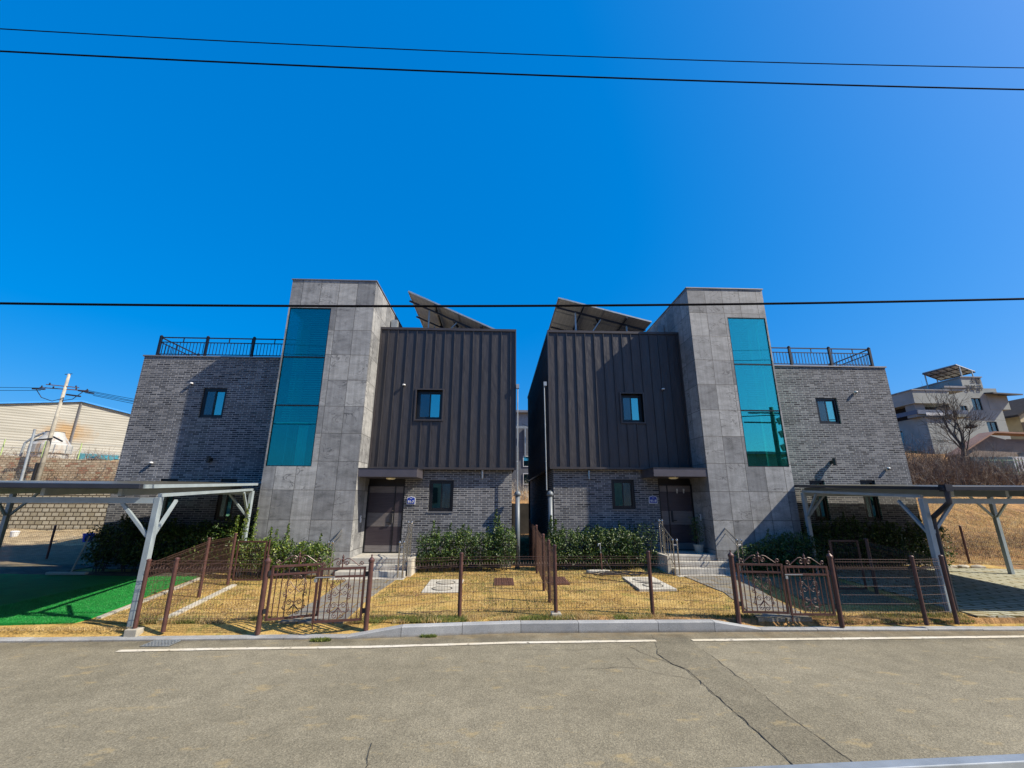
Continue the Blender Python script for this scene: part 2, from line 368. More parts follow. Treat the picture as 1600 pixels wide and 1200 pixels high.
a.color(a.mix(.7, a.ramp(n1, (.3, (.006,.22,.035)), (.7, (.012,.32,.055))), a.ramp(n2, (.3, .45), (.7, 1.4)), 'MULTIPLY')); a.setb(Roughness=.8, Specular_IOR_Level=.2); a.bump(n2, .7, .02); M['turf'] = a.m
def paver(name, rot, c0, c1, joint, bw, bh, off=.5, ms=.03):
    a = N(name); uv = a.coord('UV', rot=(0,0,rot)); b = a.n('ShaderNodeTexBrick'); a.l(uv, b.inputs['Vector']); b.offset = off
    b.inputs['Scale'].default_value = 1; b.inputs['Brick Width'].default_value = bw; b.inputs['Row Height'].default_value = bh; b.inputs['Mortar Size'].default_value = ms
    b.inputs['Mortar Smooth'].default_value = .4; b.inputs['Color1'].default_value = (*c0,1); b.inputs['Color2'].default_value = (*c1,1); b.inputs['Mortar'].default_value = (*joint,1)
    n = a.noise(a.pos(), 26, 5, .7); c = a.mix(.7, b.outputs['Color'], a.ramp(n, (.3, .5), (.7, 1.35)), 'MULTIPLY')
    n3 = a.noise(a.pos(), 1.6, 4); c = a.mix(a.ramp(n3, (.52, 0.0), (.68, .5)), c, (.36,.27,.11))
    a.color(c); a.setb(Roughness=.9, Specular_IOR_Level=.2); a.bump(a.math('ADD', a.math('SUBTRACT', 1.0, b.outputs['Fac']), a.math('MULTIPLY', n, .5)), .8, .03); return a.m
M['paver'] = paver('mossy_paver', .25, (.46,.46,.34), (.58,.57,.44), (.17,.14,.05), .62, .17)
M['paver_shade'] = paver('shade_toned_paver', .2, (.10,.10,.085), (.15,.145,.12), (.05,.045,.03), .62, .17)  # shadow beside the left house put into the paving colour
M['path'] = paver('path_slab', 0, (.22,.212,.19), (.29,.278,.25), (.28,.19,.07), .62, .42, .5, .02)
M['stairs'] = plain('granite_step', (.50,.48,.43), .7, 0, .18, 6, .25, 90)
# ------------------------------------------------------------------ ground and road
def sstep(a, b, x):
    t = np.clip((x-a)/(b-a), 0, 1); return t*t*(3-2*t)
def gy(x, y):
    return .13 + (y-8.2)*(.001 + .017*np.clip((np.asarray(x, float)+2)/7, 0, 1))
def H(x, y):
    x = np.asarray(x, float); y = np.asarray(y, float)
    base = np.where(y < 8.33, -.10, gy(x, np.clip(y, 8.2, 15)))
    base = np.where(y < 2.45, .50, base)
    r_ = np.interp(y, [15.2, 18, 21, 24, 26, 30, 34, 46, 120], [0, .45, 1.1, 2.1, 2.95, 3.75, 4.6, 7.5, 9])
    l_ = np.interp(y, [15, 20, 23.9, 24.25, 25.3, 25.65, 40, 60, 120], [0, .2, .5, 2.2, 2.3, 4.15, 5.3, 5.3, 6])
    c_ = np.interp(y, [23, 26, 38, 44, 120], [0, .1, 1.9, 2.9, 5])
    fr = sstep(12.5, 16.5, x); fl = sstep(-11.5, -13.0, x); fl = 1 - sstep(-13.2, -12.2, x)
    return base + fr*r_ + fl*l_ + (1-fr-fl)*c_
def sheet(name, xs, ys, zf, mat, kind='structure', jitter=0.0):
    X, Y = np.meshgrid(xs, ys); Z = zf(X, Y)
    if jitter: Z = Z + jitter*np.array([[noise.noise(Vector((a_*1.3, b_*1.3, 0))) for a_, b_ in zip(ra, rb)] for ra, rb in zip(X, Y)])
    mb = MB(); mb.v = list(zip(X.ravel().tolist(), Y.ravel().tolist(), Z.ravel().tolist())); nx = len(xs)
    mb.f = [(j*nx+i, j*nx+i+1, (j+1)*nx+i+1, (j+1)*nx+i) for j in range(len(ys)-1) for i in range(nx-1)]
    o = mb.build(name, mat, smooth=True)
    if kind: o['kind'] = kind
    return o
xs = np.unique(np.r_[-900, -500, -300, -180, np.arange(-120, -28, 4), np.arange(-28, 40, .8), np.arange(40, 122, 4), 180, 300, 500, 900])
ys = np.unique(np.r_[-400, -200, -120, np.arange(-80, 2, 6), 2.40, 2.47, 8.30, 8.36, np.arange(8.8, 15.2, .8), np.arange(15.2, 31, .45), 23.9, 24.25, 25.3, 25.65, np.arange(31, 60, 2), np.arange(62, 130, 8), 200, 400, 900])
def Hn(X, Y):
    Z = H(X, Y)
    amp = np.where((Y > 15.4) & ((X > 13) | (X < -12) | (Y > 26)), .16, 0.0)
    nz = np.array([[noise.noise(Vector((a_*.55, b_*.55, 0))) + .4*noise.noise(Vector((a_*1.7, b_*1.7, 3))) for a_, b_ in zip(ra, rb)] for ra, rb in zip(X, Y)])
    return Z + amp*nz
sheet('ground', xs, ys, Hn, M['terrain'])
sheet('road', np.linspace(-120, 120, 121), np.array([2.47, 4.0, 6.0, 8.12]), lambda X, Y: X*0.0, M['asphalt'])
sheet('walkway', np.linspace(-60, 60, 31), np.array([-3.0, 0.0, 2.38]), lambda X, Y: X*0 + .52, M['concrete_pale'])
KY = lambda x: np.interp(x, [-60, -7.8, -2.2, .3, 3.7, 9.5, 60], [7.2, 7.76, 7.86, 8.13, 8.16, 8.10, 8.3])
# yard sheets
sheet('lawn', np.arange(-13.5, 16.2, .35), np.arange(8.28, 14.4, .35), lambda X, Y: gy(X, Y)+.012 - np.where(Y < KY(X)+.20, .17, 0), M['lawn'], jitter=.012)
def poly_sheet(name, pts, dz, mat, kind='structure', thick=0.0, label=None, cat=None, parent=None):
    mb = MB(); top = [(x, y, float(gy(x, y))+dz) for x, y in pts]; n = len(pts)
    bot = [(x, y, z-.06-thick) for x, y, z in top]
    mb.add(top+bot, [tuple(range(n))] + [(i, (i+1)%n, n+(i+1)%n, n+i)[::-1] for i in range(n)])
    o = mb.build(name, mat, parent, fixn=True)
    if kind: o['kind'] = kind
    if label: tag(o, label, cat)
    return o
poly_sheet('artificial_turf', [(-7.15,8.30),(-7.1,8.55),(-7.3,9.5),(-7.48,10.15),(-7.7,11.1),(-7.95,12.55),(-9.3,12.7),(-14.2,13.2),(-14.2,8.15),(-8.2,8.2)], .035, M['turf'])
poly_sheet('left_parking_paving', [(-8.2,12.75),(-7.9,13.3),(-12.3,13.6),(-12.4,15.0),(-20,16.2),(-20,13.35)], .03, M['paver_shade'])
poly_sheet('turf_edging', [(-7.02,8.55),(-6.93,8.55),(-7.22,10.15),(-7.5,11.4),(-7.75,12.5),(-7.86,12.5),(-7.60,11.3),(-7.33,10.15)], .045, M['concrete_pale'])
poly_sheet('fence_edging', [(-5.80,8.35),(-5.68,8.35),(-6.30,11.5),(-6.42,11.5)], .05, M['concrete_pale'])
poly_sheet('parking_paving', [(8.95,8.42),(18.5,8.40),(18.5,12.2),(16.6,13.1),(14.8,13.45),(12.5,13.5),(9.6,13.35),(9.3,12.8)], .035, M['paver'])
poly_sheet('garden_path', [(-3.72,8.25),(-2.62,8.25),(-2.70,10.2),(-2.62,12.25),(-3.9,12.25),(-3.75,10.2)], .03, M['path'])
poly_sheet('garden_path', [(4.75,8.35),(5.75,8.35),(6.05,10.2),(6.75,12.28),(5.1,12.28),(5.2,10.4)], .03, M['path'])
M['soil_shade'] = plain('shade_toned_soil', (.20,.15,.085), .97, 0, .35, 5, .6, 30)  # ground tone with shade put into its colour
poly_sheet('lawn_shade_sheet', [(6.5,9.35),(8.5,9.25),(8.95,12.1),(6.98,12.15)], .028, M['soil_shade'])  # added dark sheet standing for shade on the lawn behind the right fence
# patch strip across the road, with its cracks as narrow dark joints
def strip(name, pts, z, mat):
    mb = MB(); n = len(pts); mb.add([(x, y, z) for x, y in pts], [tuple(range(n))]); return structure(mb.build(name, mat, fixn=False))
Lft = [(2.66,8.0),(2.60,7.68),(2.49,7.25),(2.42,7.06),(2.48,6.65),(2.61,6.44),(2.60,5.7),(2.60,5.23),(2.60,4.67),(2.58,4.0),(2.55,2.5)]
Rgt = [(3.2,8.0),(3.2,7.7),(3.16,7.24),(3.19,6.99),(3.17,6.15),(3.16,5.57),(3.13,5.08),(3.14,4.65),(3.15,4.0),(3.1,2.5)]
strip('asphalt_patch', Lft[::-1] + Rgt[::-1][::-1], .004, M['asphalt_patch'])
def crack(pts, w0, z=.0075):
    mb = MB(); fine = []
    for (x0,y0),(x1,y1) in zip(pts[:-1], pts[1:]):
        k = max(2, int(math.hypot(x1-x0, y1-y0)/.09))
        for i in range(k): fine.append((x0+(x1-x0)*i/k + rng.normal(0,.012), y0+(y1-y0)*i/k + rng.normal(0,.010)))
    fine.append(pts[-1]); vs = []
    for i, (x, y) in enumerate(fine):
        a_ = fine[min(i+1, len(fine)-1)]; b_ = fine[max(i-1, 0)]; dx, dy = a_[0]-b_[0], a_[1]-b_[1]; L = math.hypot(dx, dy) or 1
        ww = w0*(.35+.9*rng.random()); vs += [(x-dy/L*ww, y+dx/L*ww, z), (x+dy/L*ww, y-dx/L*ww, z)]
    mb.add(vs, [(2*i, 2*i+1, 2*i+3, 2*i+2) for i in range(len(fine)-1)])
    o = mb.build('road_crack', M['crack']); structure(o)
crack(Lft[2:10], .0048); crack(Rgt[2:9], .0042)
crack([(2.1,7.35),(2.3,6.95),(2.6,6.5)], .004); crack([(1.90,6.95),(1.95,6.6),(2.05,6.42),(2.58,6.1)], .0035); crack([(1.05,6.5),(1.3,6.5),(1.5,6.52),(1.7,6.57),(2.0,6.48)], .003)
crack([(-1.06,4.2),(-1.10,4.5),(-1.13,4.75)], .003); crack([(3.05,3.9),(3.5,3.95),(4.6,4.2),(6.5,4.5)], .005)
crack([(1.8,7.35),(1.2,7.25),(.4,7.3)], .0025)
# edge line
def linestrip(pts, wd):
    mb = MB(); vs = []; fine = []
    for (x0,y0),(x1,y1) in zip(pts[:-1], pts[1:]):
        k = max(1, int(abs(x1-x0)/.25)); fine += [(x0+(x1-x0)*i/k, y0+(y1-y0)*i/k) for i in range(k)]
    fine.append(pts[-1])
    for x, y in fine: e = rng.normal(0, .003, 2); vs += [(x, y-wd/2+e[0], .008), (x, y+wd/2+e[1], .008)]
    mb.add(vs, [(2*i, 2*i+2, 2*i+3, 2*i+1) for i in range(len(fine)-1)]); structure(mb.build('edge_line', M['paint']))
linestrip([(-5.6,7.335),(-4,7.40),(-2,7.44),(0.28,7.60),(2.62,7.66)], .095)
linestrip([(3.22,7.67),(6,7.71),(9,7.76),(60,8.2)], .10)
# kerbs: one stone after another
def kerb_y(x): return float(np.interp(x, [-60, -7.8, -2.2, .3, 3.7, 9.5, 60], [7.2, 7.76, 7.86, 8.13, 8.16, 8.10, 8.3]))
def kerb_top(x): return float(np.interp(x, [-2.42, -1.55, 3.85, 4.68], [.035, .155, .155, .035]))
xk = [-60] + [-2.42 - .995*k for k in range(40, 0, -1)] + [-2.42, -1.55, -.55, .45, 1.45, 2.85, 3.85, 4.68] + [4.68+.995*k for k in range(1, 50)]
xk = sorted(set(round(v, 3) for v in xk))
for x0, x1 in zip(xk[:-1], xk[1:]):
    g = .004; mb = MB(); z0, z1 = kerb_top(x0), kerb_top(x1); a0, a1 = kerb_y(x0), kerb_y(x1); wd = .155; jz = rng.normal(0, .0015)
    r0 = .012
    prof = lambda a_, z: [(a_, -.10), (a_, z-r0), (a_+r0, z), (a_+wd, z), (a_+wd, -.10)]
    p0 = [(x0+g, y, z+jz) for y, z in prof(a0, z0)]; p1 = [(x1-g, y, z+jz) for y, z in prof(a1, z1)]
    mb.add(p0+p1, [(i, i+5, i+6, i+1)[::-1] for i in range(4)] + [(0,1,2,3,4)[::-1], (5,6,7,8,9)])
    o = mb.build('kerb_stone', M['granite'], fixn=True); structure(o)
mb = MB()      # strip of earth behind the kerb
exs = np.arange(-14, 19, .3)
sheet('verge', exs, np.array([0.0, .12, .25, .5]), lambda X, Y: gy(X, 8.2)*0 + .02 + Y*.22, M['lawn'])
v = bpy.data.objects['verge']
for vt in v.data.vertices:
    wx = vt.co.x + v.location.x; wy = vt.co.y + v.location.y
    vt.co.y = (kerb_y(wx) + .15 + wy) - v.location.y; 
    vt.co.z = float(np.interp(wy, [0, .12, .25, .5], [kerb_top(wx)-.012, min(.11, kerb_top(wx)+.03), .13, float(gy(wx, 8.5))+.012])) - v.location.z + 0.0
# drain grate
t = empty('drain_grate', (-5.22, 7.67, 0.0), 'galvanised steel drain grate set in the road beside the kerb', 'drain')
mb = MB()
for i in range(9): mb.box(-5.42+i*.05-.006, -5.42+i*.05+.006, 7.54, 7.80, .003, .012)
for y in (7.54, 7.60, 7.67, 7.74, 7.80): mb.box(-5.43, -5.01, y-.007, y+.007, .004, .014)
mb.build('grating', M['galv'], t); MB().box(-5.44, -5.0, 7.53, 7.81, .0005, .0025).build('drain_hole', M['black'], t)

# ------------------------------------------------------------------ houses
def window(parent, x0, x1, z0, z1, y, label=None, fr=.075, swap=False, curtain=False):
    mb = MB(); yf = y+.05
    mb.box(x0, x0+fr, yf, yf+.07, z0, z1).box(x1-fr, x1, yf, yf+.07, z0, z1).box(x0+fr, x1-fr, yf, yf+.07, z0, z0+fr).box(x0+fr, x1-fr, yf, yf+.07, z1-fr, z1)
    xm = (x0+x1)/2; s = .038
    for a, b, yy in ((x0+fr, xm+.02, yf+.012), (xm-.02, x1-fr, yf+.04)):
        mb.box(a, a+s, yy, yy+.026, z0+fr, z1-fr).box(b-s, b, yy, yy+.026, z0+fr, z1-fr).box(a+s, b-s, yy, yy+.026, z0+fr, z0+fr+s).box(a+s, b-s, yy, yy+.026, z1-fr-s, z1-fr)
    f = mb.build('window', M['frame'], parent)
    MB().box(x0+fr+s, xm+.02-s, yf+.018, yf+.026, z0+fr+s, z1-fr-s).build('window_pane', M['screen'] if not swap else M['glass'], f)
    MB().box(xm-.02+s, x1-fr-s, yf+.046, yf+.054, z0+fr+s, z1-fr-s).build('window_pane', M['glass'] if not swap else M['screen'], f)
    MB().box(x0-.01, x1+.01, yf+.40, yf+.42, z0-.02, z1+.02).build('window_backing', M['room'], f)
    if curtain: MB().box(xm+.02, xm+.08, yf+.10, yf+.13, z0+.1, z0+(z1-z0)*.6).build('curtain', M['curtain'], f)
    return f
def house(name, label, loc, P):
    h = empty(name, loc, label, 'house'); L = P['L']; sg = -1 if L else 1
    xi, xt0, xt1, xw, xb, dz = P['xi'], P['xt0'], P['xt1'], P['xw'], P['xb'], P['dz']
    yB, yM, yT = 14.15, 14.0, 13.0; zm, zt, zr, zw = 3.15+P['dz']*.5, 8.0, 9.25, 6.86
    lo, hi = min, max
    # --- brick ground floor (garden side of the door)
    d0, d1 = P['door']; mb = MB()
    gx0, gx1 = (d1, xb) if L else (xb, d0)
    mb.wall('y', yB, gx0, gx1, 0, zm, [P['gfw']], .14)
    mb.wall('x', xb, yB, 24.0, 0, zm, out=(1 if L else -1))
    # reveal beside door
    xr = d1 if L else d0
    mb.box(xr, xr+(.12 if L else -.12), yB+.002, yB+.25, 0, zm)
    wall = mb.build('ground_floor_wall', M['brick'], h)
    window(h, *P['gfw'], yB, swap=True, curtain=L)
    # white sill trim
    a_, b_, c_, e_ = P['gfw']; MB().box(a_-.03, b_+.02, yB-.02, yB+.03, c_-.035, c_-.003).build('window_sill', M['coping'], h)
    # --- brick wing
    mb = MB(); u0, u1 = (xw, xt1) if L else (xt1, xw)
    mb.wall('y', yB, u0, u1, 0, zw, P['wing'], .14)
    mb.wall('x', xw, yB, 22.0, 0, zw, out=(-1 if L else 1)); mb.wall('y', 22.0, u0, u1, 0, zw, out=1)
    mb.quad((u0, yB, zw-.35), (u1, yB, zw-.35), (u1, 22, zw-.35), (u0, 22, zw-.35))
    wing = mb.build('wing_wall', M['brick'], h)
    for q in P['wing']: window(h, *q, yB, swap=False)
    MB().box(u0-.04, u1 if L else u1+.04, yB-.035, yB+.25, zw+.002, zw+.05).box(u0-.038 if L else u1-.2, u0+.2 if L else u1+.038, yB+.25, 22.03, zw+.002, zw+.048).box(u0+.2, u1-.2, 21.8, 22.04, zw+.002, zw+.05).build('parapet_coping', M['coping'], h)
    # roof railing
    rl = MB(); bl = MB(); yr = yB+.13; zb = zw+.05; zT = 7.63
    xe = P['rail'][0]; xn = xt1 + sg*.02; pp = [(x, yr) for x in P['rail']] + [(xe, y) for y in (yr+1.9, yr+3.8, yr+5.7, 21.7)]
    xa, xc = sorted((xe, xn))
    for z, t_ in ((zT-.02, .035), (zT-.19, .028), (zb+.09, .028)):
        rl.box(xa, xc, yr-t_/2, yr+t_/2, z-t_/2, z+t_/2).box(xe-t_/2, xe+t_/2, yr+t_/2, 21.7, z-t_/2, z+t_/2)
    for k in range(1, int((xc-xa)/.115)): bl.box(xa+k*.115-.007, xa+k*.115+.007, yr-.007, yr+.007, zb+.10, zT-.20)
    for k in range(1, int((21.7-yr)/.13)): bl.box(xe-.007, xe+.007, yr+k*.13-.007, yr+k*.13+.007, zb+.10, zT-.20)
    for k in range(1, int((xc-xa)/.8)+1): bl.box(xa+k*.78-.012, xa+k*.78+.012, yr-.012, yr+.012, zT-.18, zT-.03)
    for k in range(1, 9): bl.box(xe-.012, xe+.012, yr+k*.78-.012, yr+k*.78+.012, zT-.18, zT-.03)
    r_ = rl.build('roof_railing', M['rail_black'], h); bl.build('baluster', M['rail_black'], r_)
    for x, y in pp: MB().box(x-.035, x+.035, y-.035, y+.035, zb, zT+.01).lathe((x, y, zT+.012), [(.05,0),(.05,.02),(.02,.05)], 10).build('railing_post', M['rail_black'], r_)
    # --- tower
    mb = MB(); t0, t1 = sorted((xt0, xt1)); g0, g1, gz0, gz1 = P['glass']
    mb.wall('y', yT, t0, t1, 0, zr, [(g0, g1, gz0, gz1)], .05)
    mb.wall('x', xt0, yT, 17.1, 0, zr, out=-sg)
    mb.wall('x', xt1, yT, 17.1, 0, zr, [(yT, yT+1.05, gz0, gz1)], .05, out=sg)
    mb.quad((t0, 17.1, 0), (t1, 17.1, 0), (t1, 17.1, zr), (t0, 17.1, zr)).quad((t0, yT, zr), (t1, yT, zr), (t1, 17.1, zr), (t0, 17.1, zr))
    mb.build('tower_wall', M['stone_l'] if L else M['stone_r'], h)
    MB().box(t0-.03, t1+.03, yT-.03, 17.13, zr+.002, zr+.035).build('tower_coping', M['coping'], h)
    mb = MB(); yG = yT+.022; c = .022
    mb.box(g0, g0+c, yG-.02, yG+.06, gz0, gz1).box(g1-c, g1, yG-.02, yG+.06, gz0, gz1).box(g0+c, g1-c, yG-.02, yG+.06, gz0, gz0+c).box(g0+c, g1-c, yG-.02, yG+.06, gz1-c, gz1)
    zz = [gz0+c] + [z for z in P['mull']] + [gz1-c]
    for z in P['mull']: mb.box(g0+c, g1-c, yG-.012, yG+.05, z-.02, z+.02)
    f = mb.build('stair_window', M['frame'], h)
    for k in range(3): MB().box(g0+c, g1-c, yG+.01, yG+.025, zz[k]+(.02 if k else 0), zz[k+1]-(.02 if k < 2 else 0)).build('window_pane', M['glass_dimmed'] if L else M['glass_tall'], f)
    gi = t0 if L else t1
    sd = MB().box(gi-.02*sg-.004, gi-.02*sg+.004, yT+.03, yT+1.04, gz0+.02, gz1-.02); sd.build('side_pane', M['glass_dimmed'] if L else M['glass_tall'], f)
    # room behind
    rm = MB(); ra, rb2 = t0+.12, t1-.12; yb = yT+1.5
    rm.quad((ra, yb, gz0-.1), (rb2, yb, gz0-.1), (rb2, yb, gz1+.1), (ra, yb, gz1+.1)).quad((ra, yT+.17, gz0-.05), (rb2, yT+.17, gz0-.05), (rb2, yb, gz0-.05), (ra, yb, gz0-.05))
    rm.quad((ra, yT+.17, gz1+.05), (rb2, yT+.17, gz1+.05), (rb2, yb, gz1+.05), (ra, yb, gz1+.05)); qx = rb2 if L else ra
    rm.quad((qx, yT+.17, gz0-.05), (qx, yb, gz0-.05), (qx, yb, gz1+.05), (qx, yT+.17, gz1+.05)); rm.build('stair_room', M['room'] if L else M['brightened_room'], f)
    bl = MB(); b0, b1 = (g0+.28, g1-.04) if L else (g0+.04, g1-.22)
    ztop = gz1-.12; zbot = zz[1]+.02 if L else zz[1]+.05
    for k in range(int((ztop-zbot)/.075)):
        z = ztop-k*.075; bl.add([(b0, yT+.22, z-.026), (b1, yT+.22, z-.026), (b1, yT+.25, z+.026), (b0, yT+.25, z+.026)], [(0,1,2,3)])
    bl.build('window_blind', M['blind'], f)
    if L:
        MB().box(g0+.1, g1-.05, yT+.10, yT+.13, 4.42, 4.47).build('blind_bar', M['white'], f)
        bl = MB()
        for k in range(7): z = 4.98-.04-k*.075; bl.add([(b0-.1, yT+.22, z-.018), (b1, yT+.22, z-.018), (b1, yT+.26, z+.018), (b0-.1, yT+.26, z+.018)], [(0,1,2,3)])
        bl.build('window_blind', M['blind'], f)
        cu = MB(); n = 24; xa = -6.18; pts = []
        for k in range(n+1): x = xa+.30*k/n; pts.append((x, yT+.32+.015*math.sin(k*1.7)))
        for (xa_, ya_), (xb_, yb_) in zip(pts[:-1], pts[1:]): cu.quad((xa_, ya_, gz0), (xb_, yb_, gz0), (xb_, yb_, 4.4), (xa_, ya_, 4.4))
        cu.build('curtain', M['curtain'], f)
    else:
        MB().box(g1-.30, g1-.26, yT+.19, yT+.21, zz[1], gz1-.1).build('blind_bar', M['white'], f)
    # --- metal clad upper volume
    m0, m1 = sorted((xi, xt0)); mb = MB(); wn_ = P['mw']
    mb.wall('y', yM, m0, m1, zm, zt, [wn_], .16)
    mb.wall('x', xi, yM, 24.2, zm, zt, out=(1 if L else -1)).wall('y', 24.2, m0, m1, 0, zt, out=1)
    mb.quad((m0, yM, zm), (m1, yM, zm), (m1, 24.2, zm), (m0, 24.2, zm)).quad((m0, yM, zt-.3), (m1, yM, zt-.3), (m1, 24.2, zt-.3), (m0, 24.2, zt-.3))
    mb.wall('x', xt0, 17.1, 24.2, 0, zr-1.25, out=(-1 if L else 1))
    clad = mb.build('metal_cladding', M['metal'], h)
    rb = MB(); step = .328; x = m0+.29 if L else m0+.30
    while x < m1-.1:
        if wn_[0]-.06 < x < wn_[1]+.06:
            rb.box(x-.011, x+.011, yM-.036, yM-.002, zm+.06, wn_[2]-.055).box(x-.011, x+.011, yM-.036, yM-.002, wn_[3]+.055, zt-.07)
        else: rb.box(x-.011, x+.011, yM-.036, yM-.002, zm+.06, zt-.07)
        x += step
    y = yM+.35; xs_ = xi+.002 if L else xi-.002
    while y < 24.1: rb.box(xs_, xs_+(.036 if L else -.036), y-.011, y+.011, zm+.06, zt-.07); y += step
    rb.build('standing_seam', M['metal'], clad)
    tr = MB(); e = .045
    tr.box(m0-(0 if L else e), m1+(e if L else 0), yM-e, yM+.20, zt-.065, zt+.02)
    tr.box(*( (m1-.18, m1+e) if L else (m0-e, m0+.18) ), yM+.20, 24.2, zt-.065, zt+.02)
    tr.box(m0-(0 if L else e), m1+(e if L else 0), yM-e-.01, yM+.03, zm-.015, zm+.055)
    tr.box(*((xi+.002, xi+e) if L else (xi-e, xi-.002)), yM-e+.002, yM+.02, zm+.055, zt-.065)
    tr.box(*((m0+.002, m0+.05) if L else (m1-.05, m1-.002)), yM-.04, yM-.002, zm+.055, zt-.065)
    tr.build('edge_flashing', M['metal_trim'], clad)
    a_, b_, c_, e_ = wn_; s_ = MB(); q = .045
    s_.box(a_-q, a_, yM-.055, yM+.10, c_-q, e_+q).box(b_, b_+q, yM-.055, yM+.10, c_-q, e_+q).box(a_, b_, yM-.055, yM+.10, c_-q, c_).box(a_, b_, yM-.055, yM+.10, e_, e_+q)
    s_.build('window_surround', M['metal_trim'], h); window(h, a_, b_, c_, e_, yM+.07)
    # --- door recess
    zd = .62+dz; mb = MB(); zdt = 2.60+dz*.9
    rc = MB().quad((d0, yB+.12, 0), (d1, yB+.12, 0), (d1, yB+.12, zm), (d0, yB+.12, zm)); rc.build('door_recess', M['frame'], h)
    yD = yB+.03
    fr_ = MB().box(d0+.002, d0+.05, yD, yD+.08, zd-.02, zdt+.04).box(d1-.05, d1-.002, yD, yD+.08, zd-.02, zdt+.04).box(d0+.05, d1-.05, yD, yD+.08, zdt, zdt+.04).box(d0+.05, d1-.05, yD, yD+.08, zd-.02, zd)
    xs2 = (d1-.30) if L else (d0+.30)
    fr_.box(xs2-.012, xs2+.012, yD, yD+.06, zd, zdt)
    dr = fr_.build('front_door', M['frame'], h)
    bands = [(0, .20, 'a'), (.20, .75, 'b'), (.75, 1.17, 'c'), (1.17, 1.78, 'b'), (1.78, zdt-zd, 'c')]
    for xa_, xb_ in ((d0+.05, xs2-.012), (xs2+.012, d1-.05)):
        if xb_-xa_ > .02:
            wide = (xb_-xa_) > .5
            for z0_, z1_, k in bands:
                MB().box(xa_+.004, xb_-.004, yD+.02, yD+(.05 if k != 'c' else .055), zd+z0_+.003, zd+z1_-.003).build('door_panel' if wide else 'side_panel', M['door_'+k], dr)
    xh = xs2-.08 if L else xs2+.09
    MB().box(xh-.022, xh+.022, yD-.03, yD+.018, zd+.83, zd+1.17).box(xh-(.12 if L else 0), xh+(0 if L else .12), yD-.055, yD-.03, zd+.87, zd+.90).build('door_handle', M['black'] if not L else M['black'], dr)
    if L: MB().tube([(xh+.06, yD-.03, zd+.86), (xh+.06, yD-.03, zd+1.15)], .012).build('pull_handle', M['steel'], dr)
    MB().lathe((xs2-(.04 if L else -.03), yD+.0, zd+1.23), [(.0,-.02),(.022,0),(.0,.02)], 10).build('door_lock', M['steel'], dr)
    if not L:
        for xx in (d0+.62, d0+.84): MB().box(xx-.012, xx+.012, yD-.02, yD+.02, zdt-.24, zdt-.10).box(xx-.02, xx+.02, yD-.03, yD-.02, zdt-.17, zdt-.10).build('door_hook', M['white'], dr)
    # canopy with lamp
    q0, q1 = P['can']; cz = 2.84+dz*.8
    cn = MB().box(q0, q1, yT+.015, yB+.1, cz, cz+.245).build('canopy', M['metal_face'], h, bevel=.006)
    MB().box(q0-(0 if L else .012), q1+(.012 if L else 0), yT+.003, yB, cz+.246, cz+.262).build('canopy_flashing', M['metal_trim'], cn)
    xl = (q0+q1)/2 - .02; MB().lathe((xl, yT+.55, cz-.04), [(.06,-.012),(.13,.0),(.15,.025),(.15,.04)], 20).build('canopy_lamp', M['lamp'], cn, smooth=True)
    # --- steps
    s0, s1 = P['steps']; g = .04
    st = MB(); zs = [.16+dz*.8, .30+dz*.85, .43+dz, zd-.03]; ysn = [12.28, 12.58, 12.88, 13.0]
    w0, w1 = s0, s1
    st.box(s0-.02, s1+.02, 12.28, 13.2, -.1, zs[0]).box(s0+.01, s1-.01, 12.58, 13.2, zs[0]+.001, zs[1]).box(s0+.02, s1-.02, 12.88, 13.3, zs[1]+.001, zs[2])
    x_a, x_b = (xt0+.004, s1-.03) if L else (s0+.03, xt0-.004)
    st.box(x_a if L else s0+.03, x_b if not L else s1-.03, 13.06, yB+.1, zs[2]+.001, zs[3])
    so_ = st.build('entrance_steps', M['stairs'], h, bevel=.012)
    cw = MB().box(*((s1+.03, s1+.13) if L else (s0-.13, s0-.03)), 12.72, yB-.01, -.05, zd-.02).build('cheek_wall', M['concrete_pale'], h)
    return h
def door_mat(name, c0, c1, rough=.35, met=.2):
    a = N(name); mp = a.coord('Object', scale=(1, 1, 18)); c = a.ramp(a.noise(mp, 2.5, 4), (.3, c0), (.7, c1)); a.color(c); a.setb(Roughness=rough, Metallic=met); return a.m
M['door_a'] = door_mat('door_pale', (.19,.17,.17), (.27,.25,.25)); M['door_b'] = door_mat('door_dark', (.045,.035,.045), (.075,.06,.072)); M['door_c'] = door_mat('door_band', (.15,.135,.135), (.23,.21,.21))
a = N('lamp_shade'); a.setb(Base_Color=(.85,.78,.55,1), Roughness=.4); M['lamp'] = a.m
HL = house('detached_house', 'left twin grey brick house with a stone tower on its left side', (-5.7, 16, 0), dict(L=True, xi=.57, xb=.49, xt0=-4.13, xt1=-6.89, xw=-12.06, dz=0.0,
    door=(-4.128,-2.95), gfw=(-2.17,-1.39,1.83,2.81), wing=[(-9.88,-9.10,4.77,5.78),(-10.65,-10.10,1.55,2.80),(-8.78,-8.26,1.55,2.81)], rail=(-11.76,-10.17,-8.58),
    glass=(-6.89,-5.51,3.13,8.25), mull=(4.98,6.55), mw=(-2.73,-1.86,4.76,5.77), can=(-4.128,-2.38), steps=(-4.36,-2.46)))
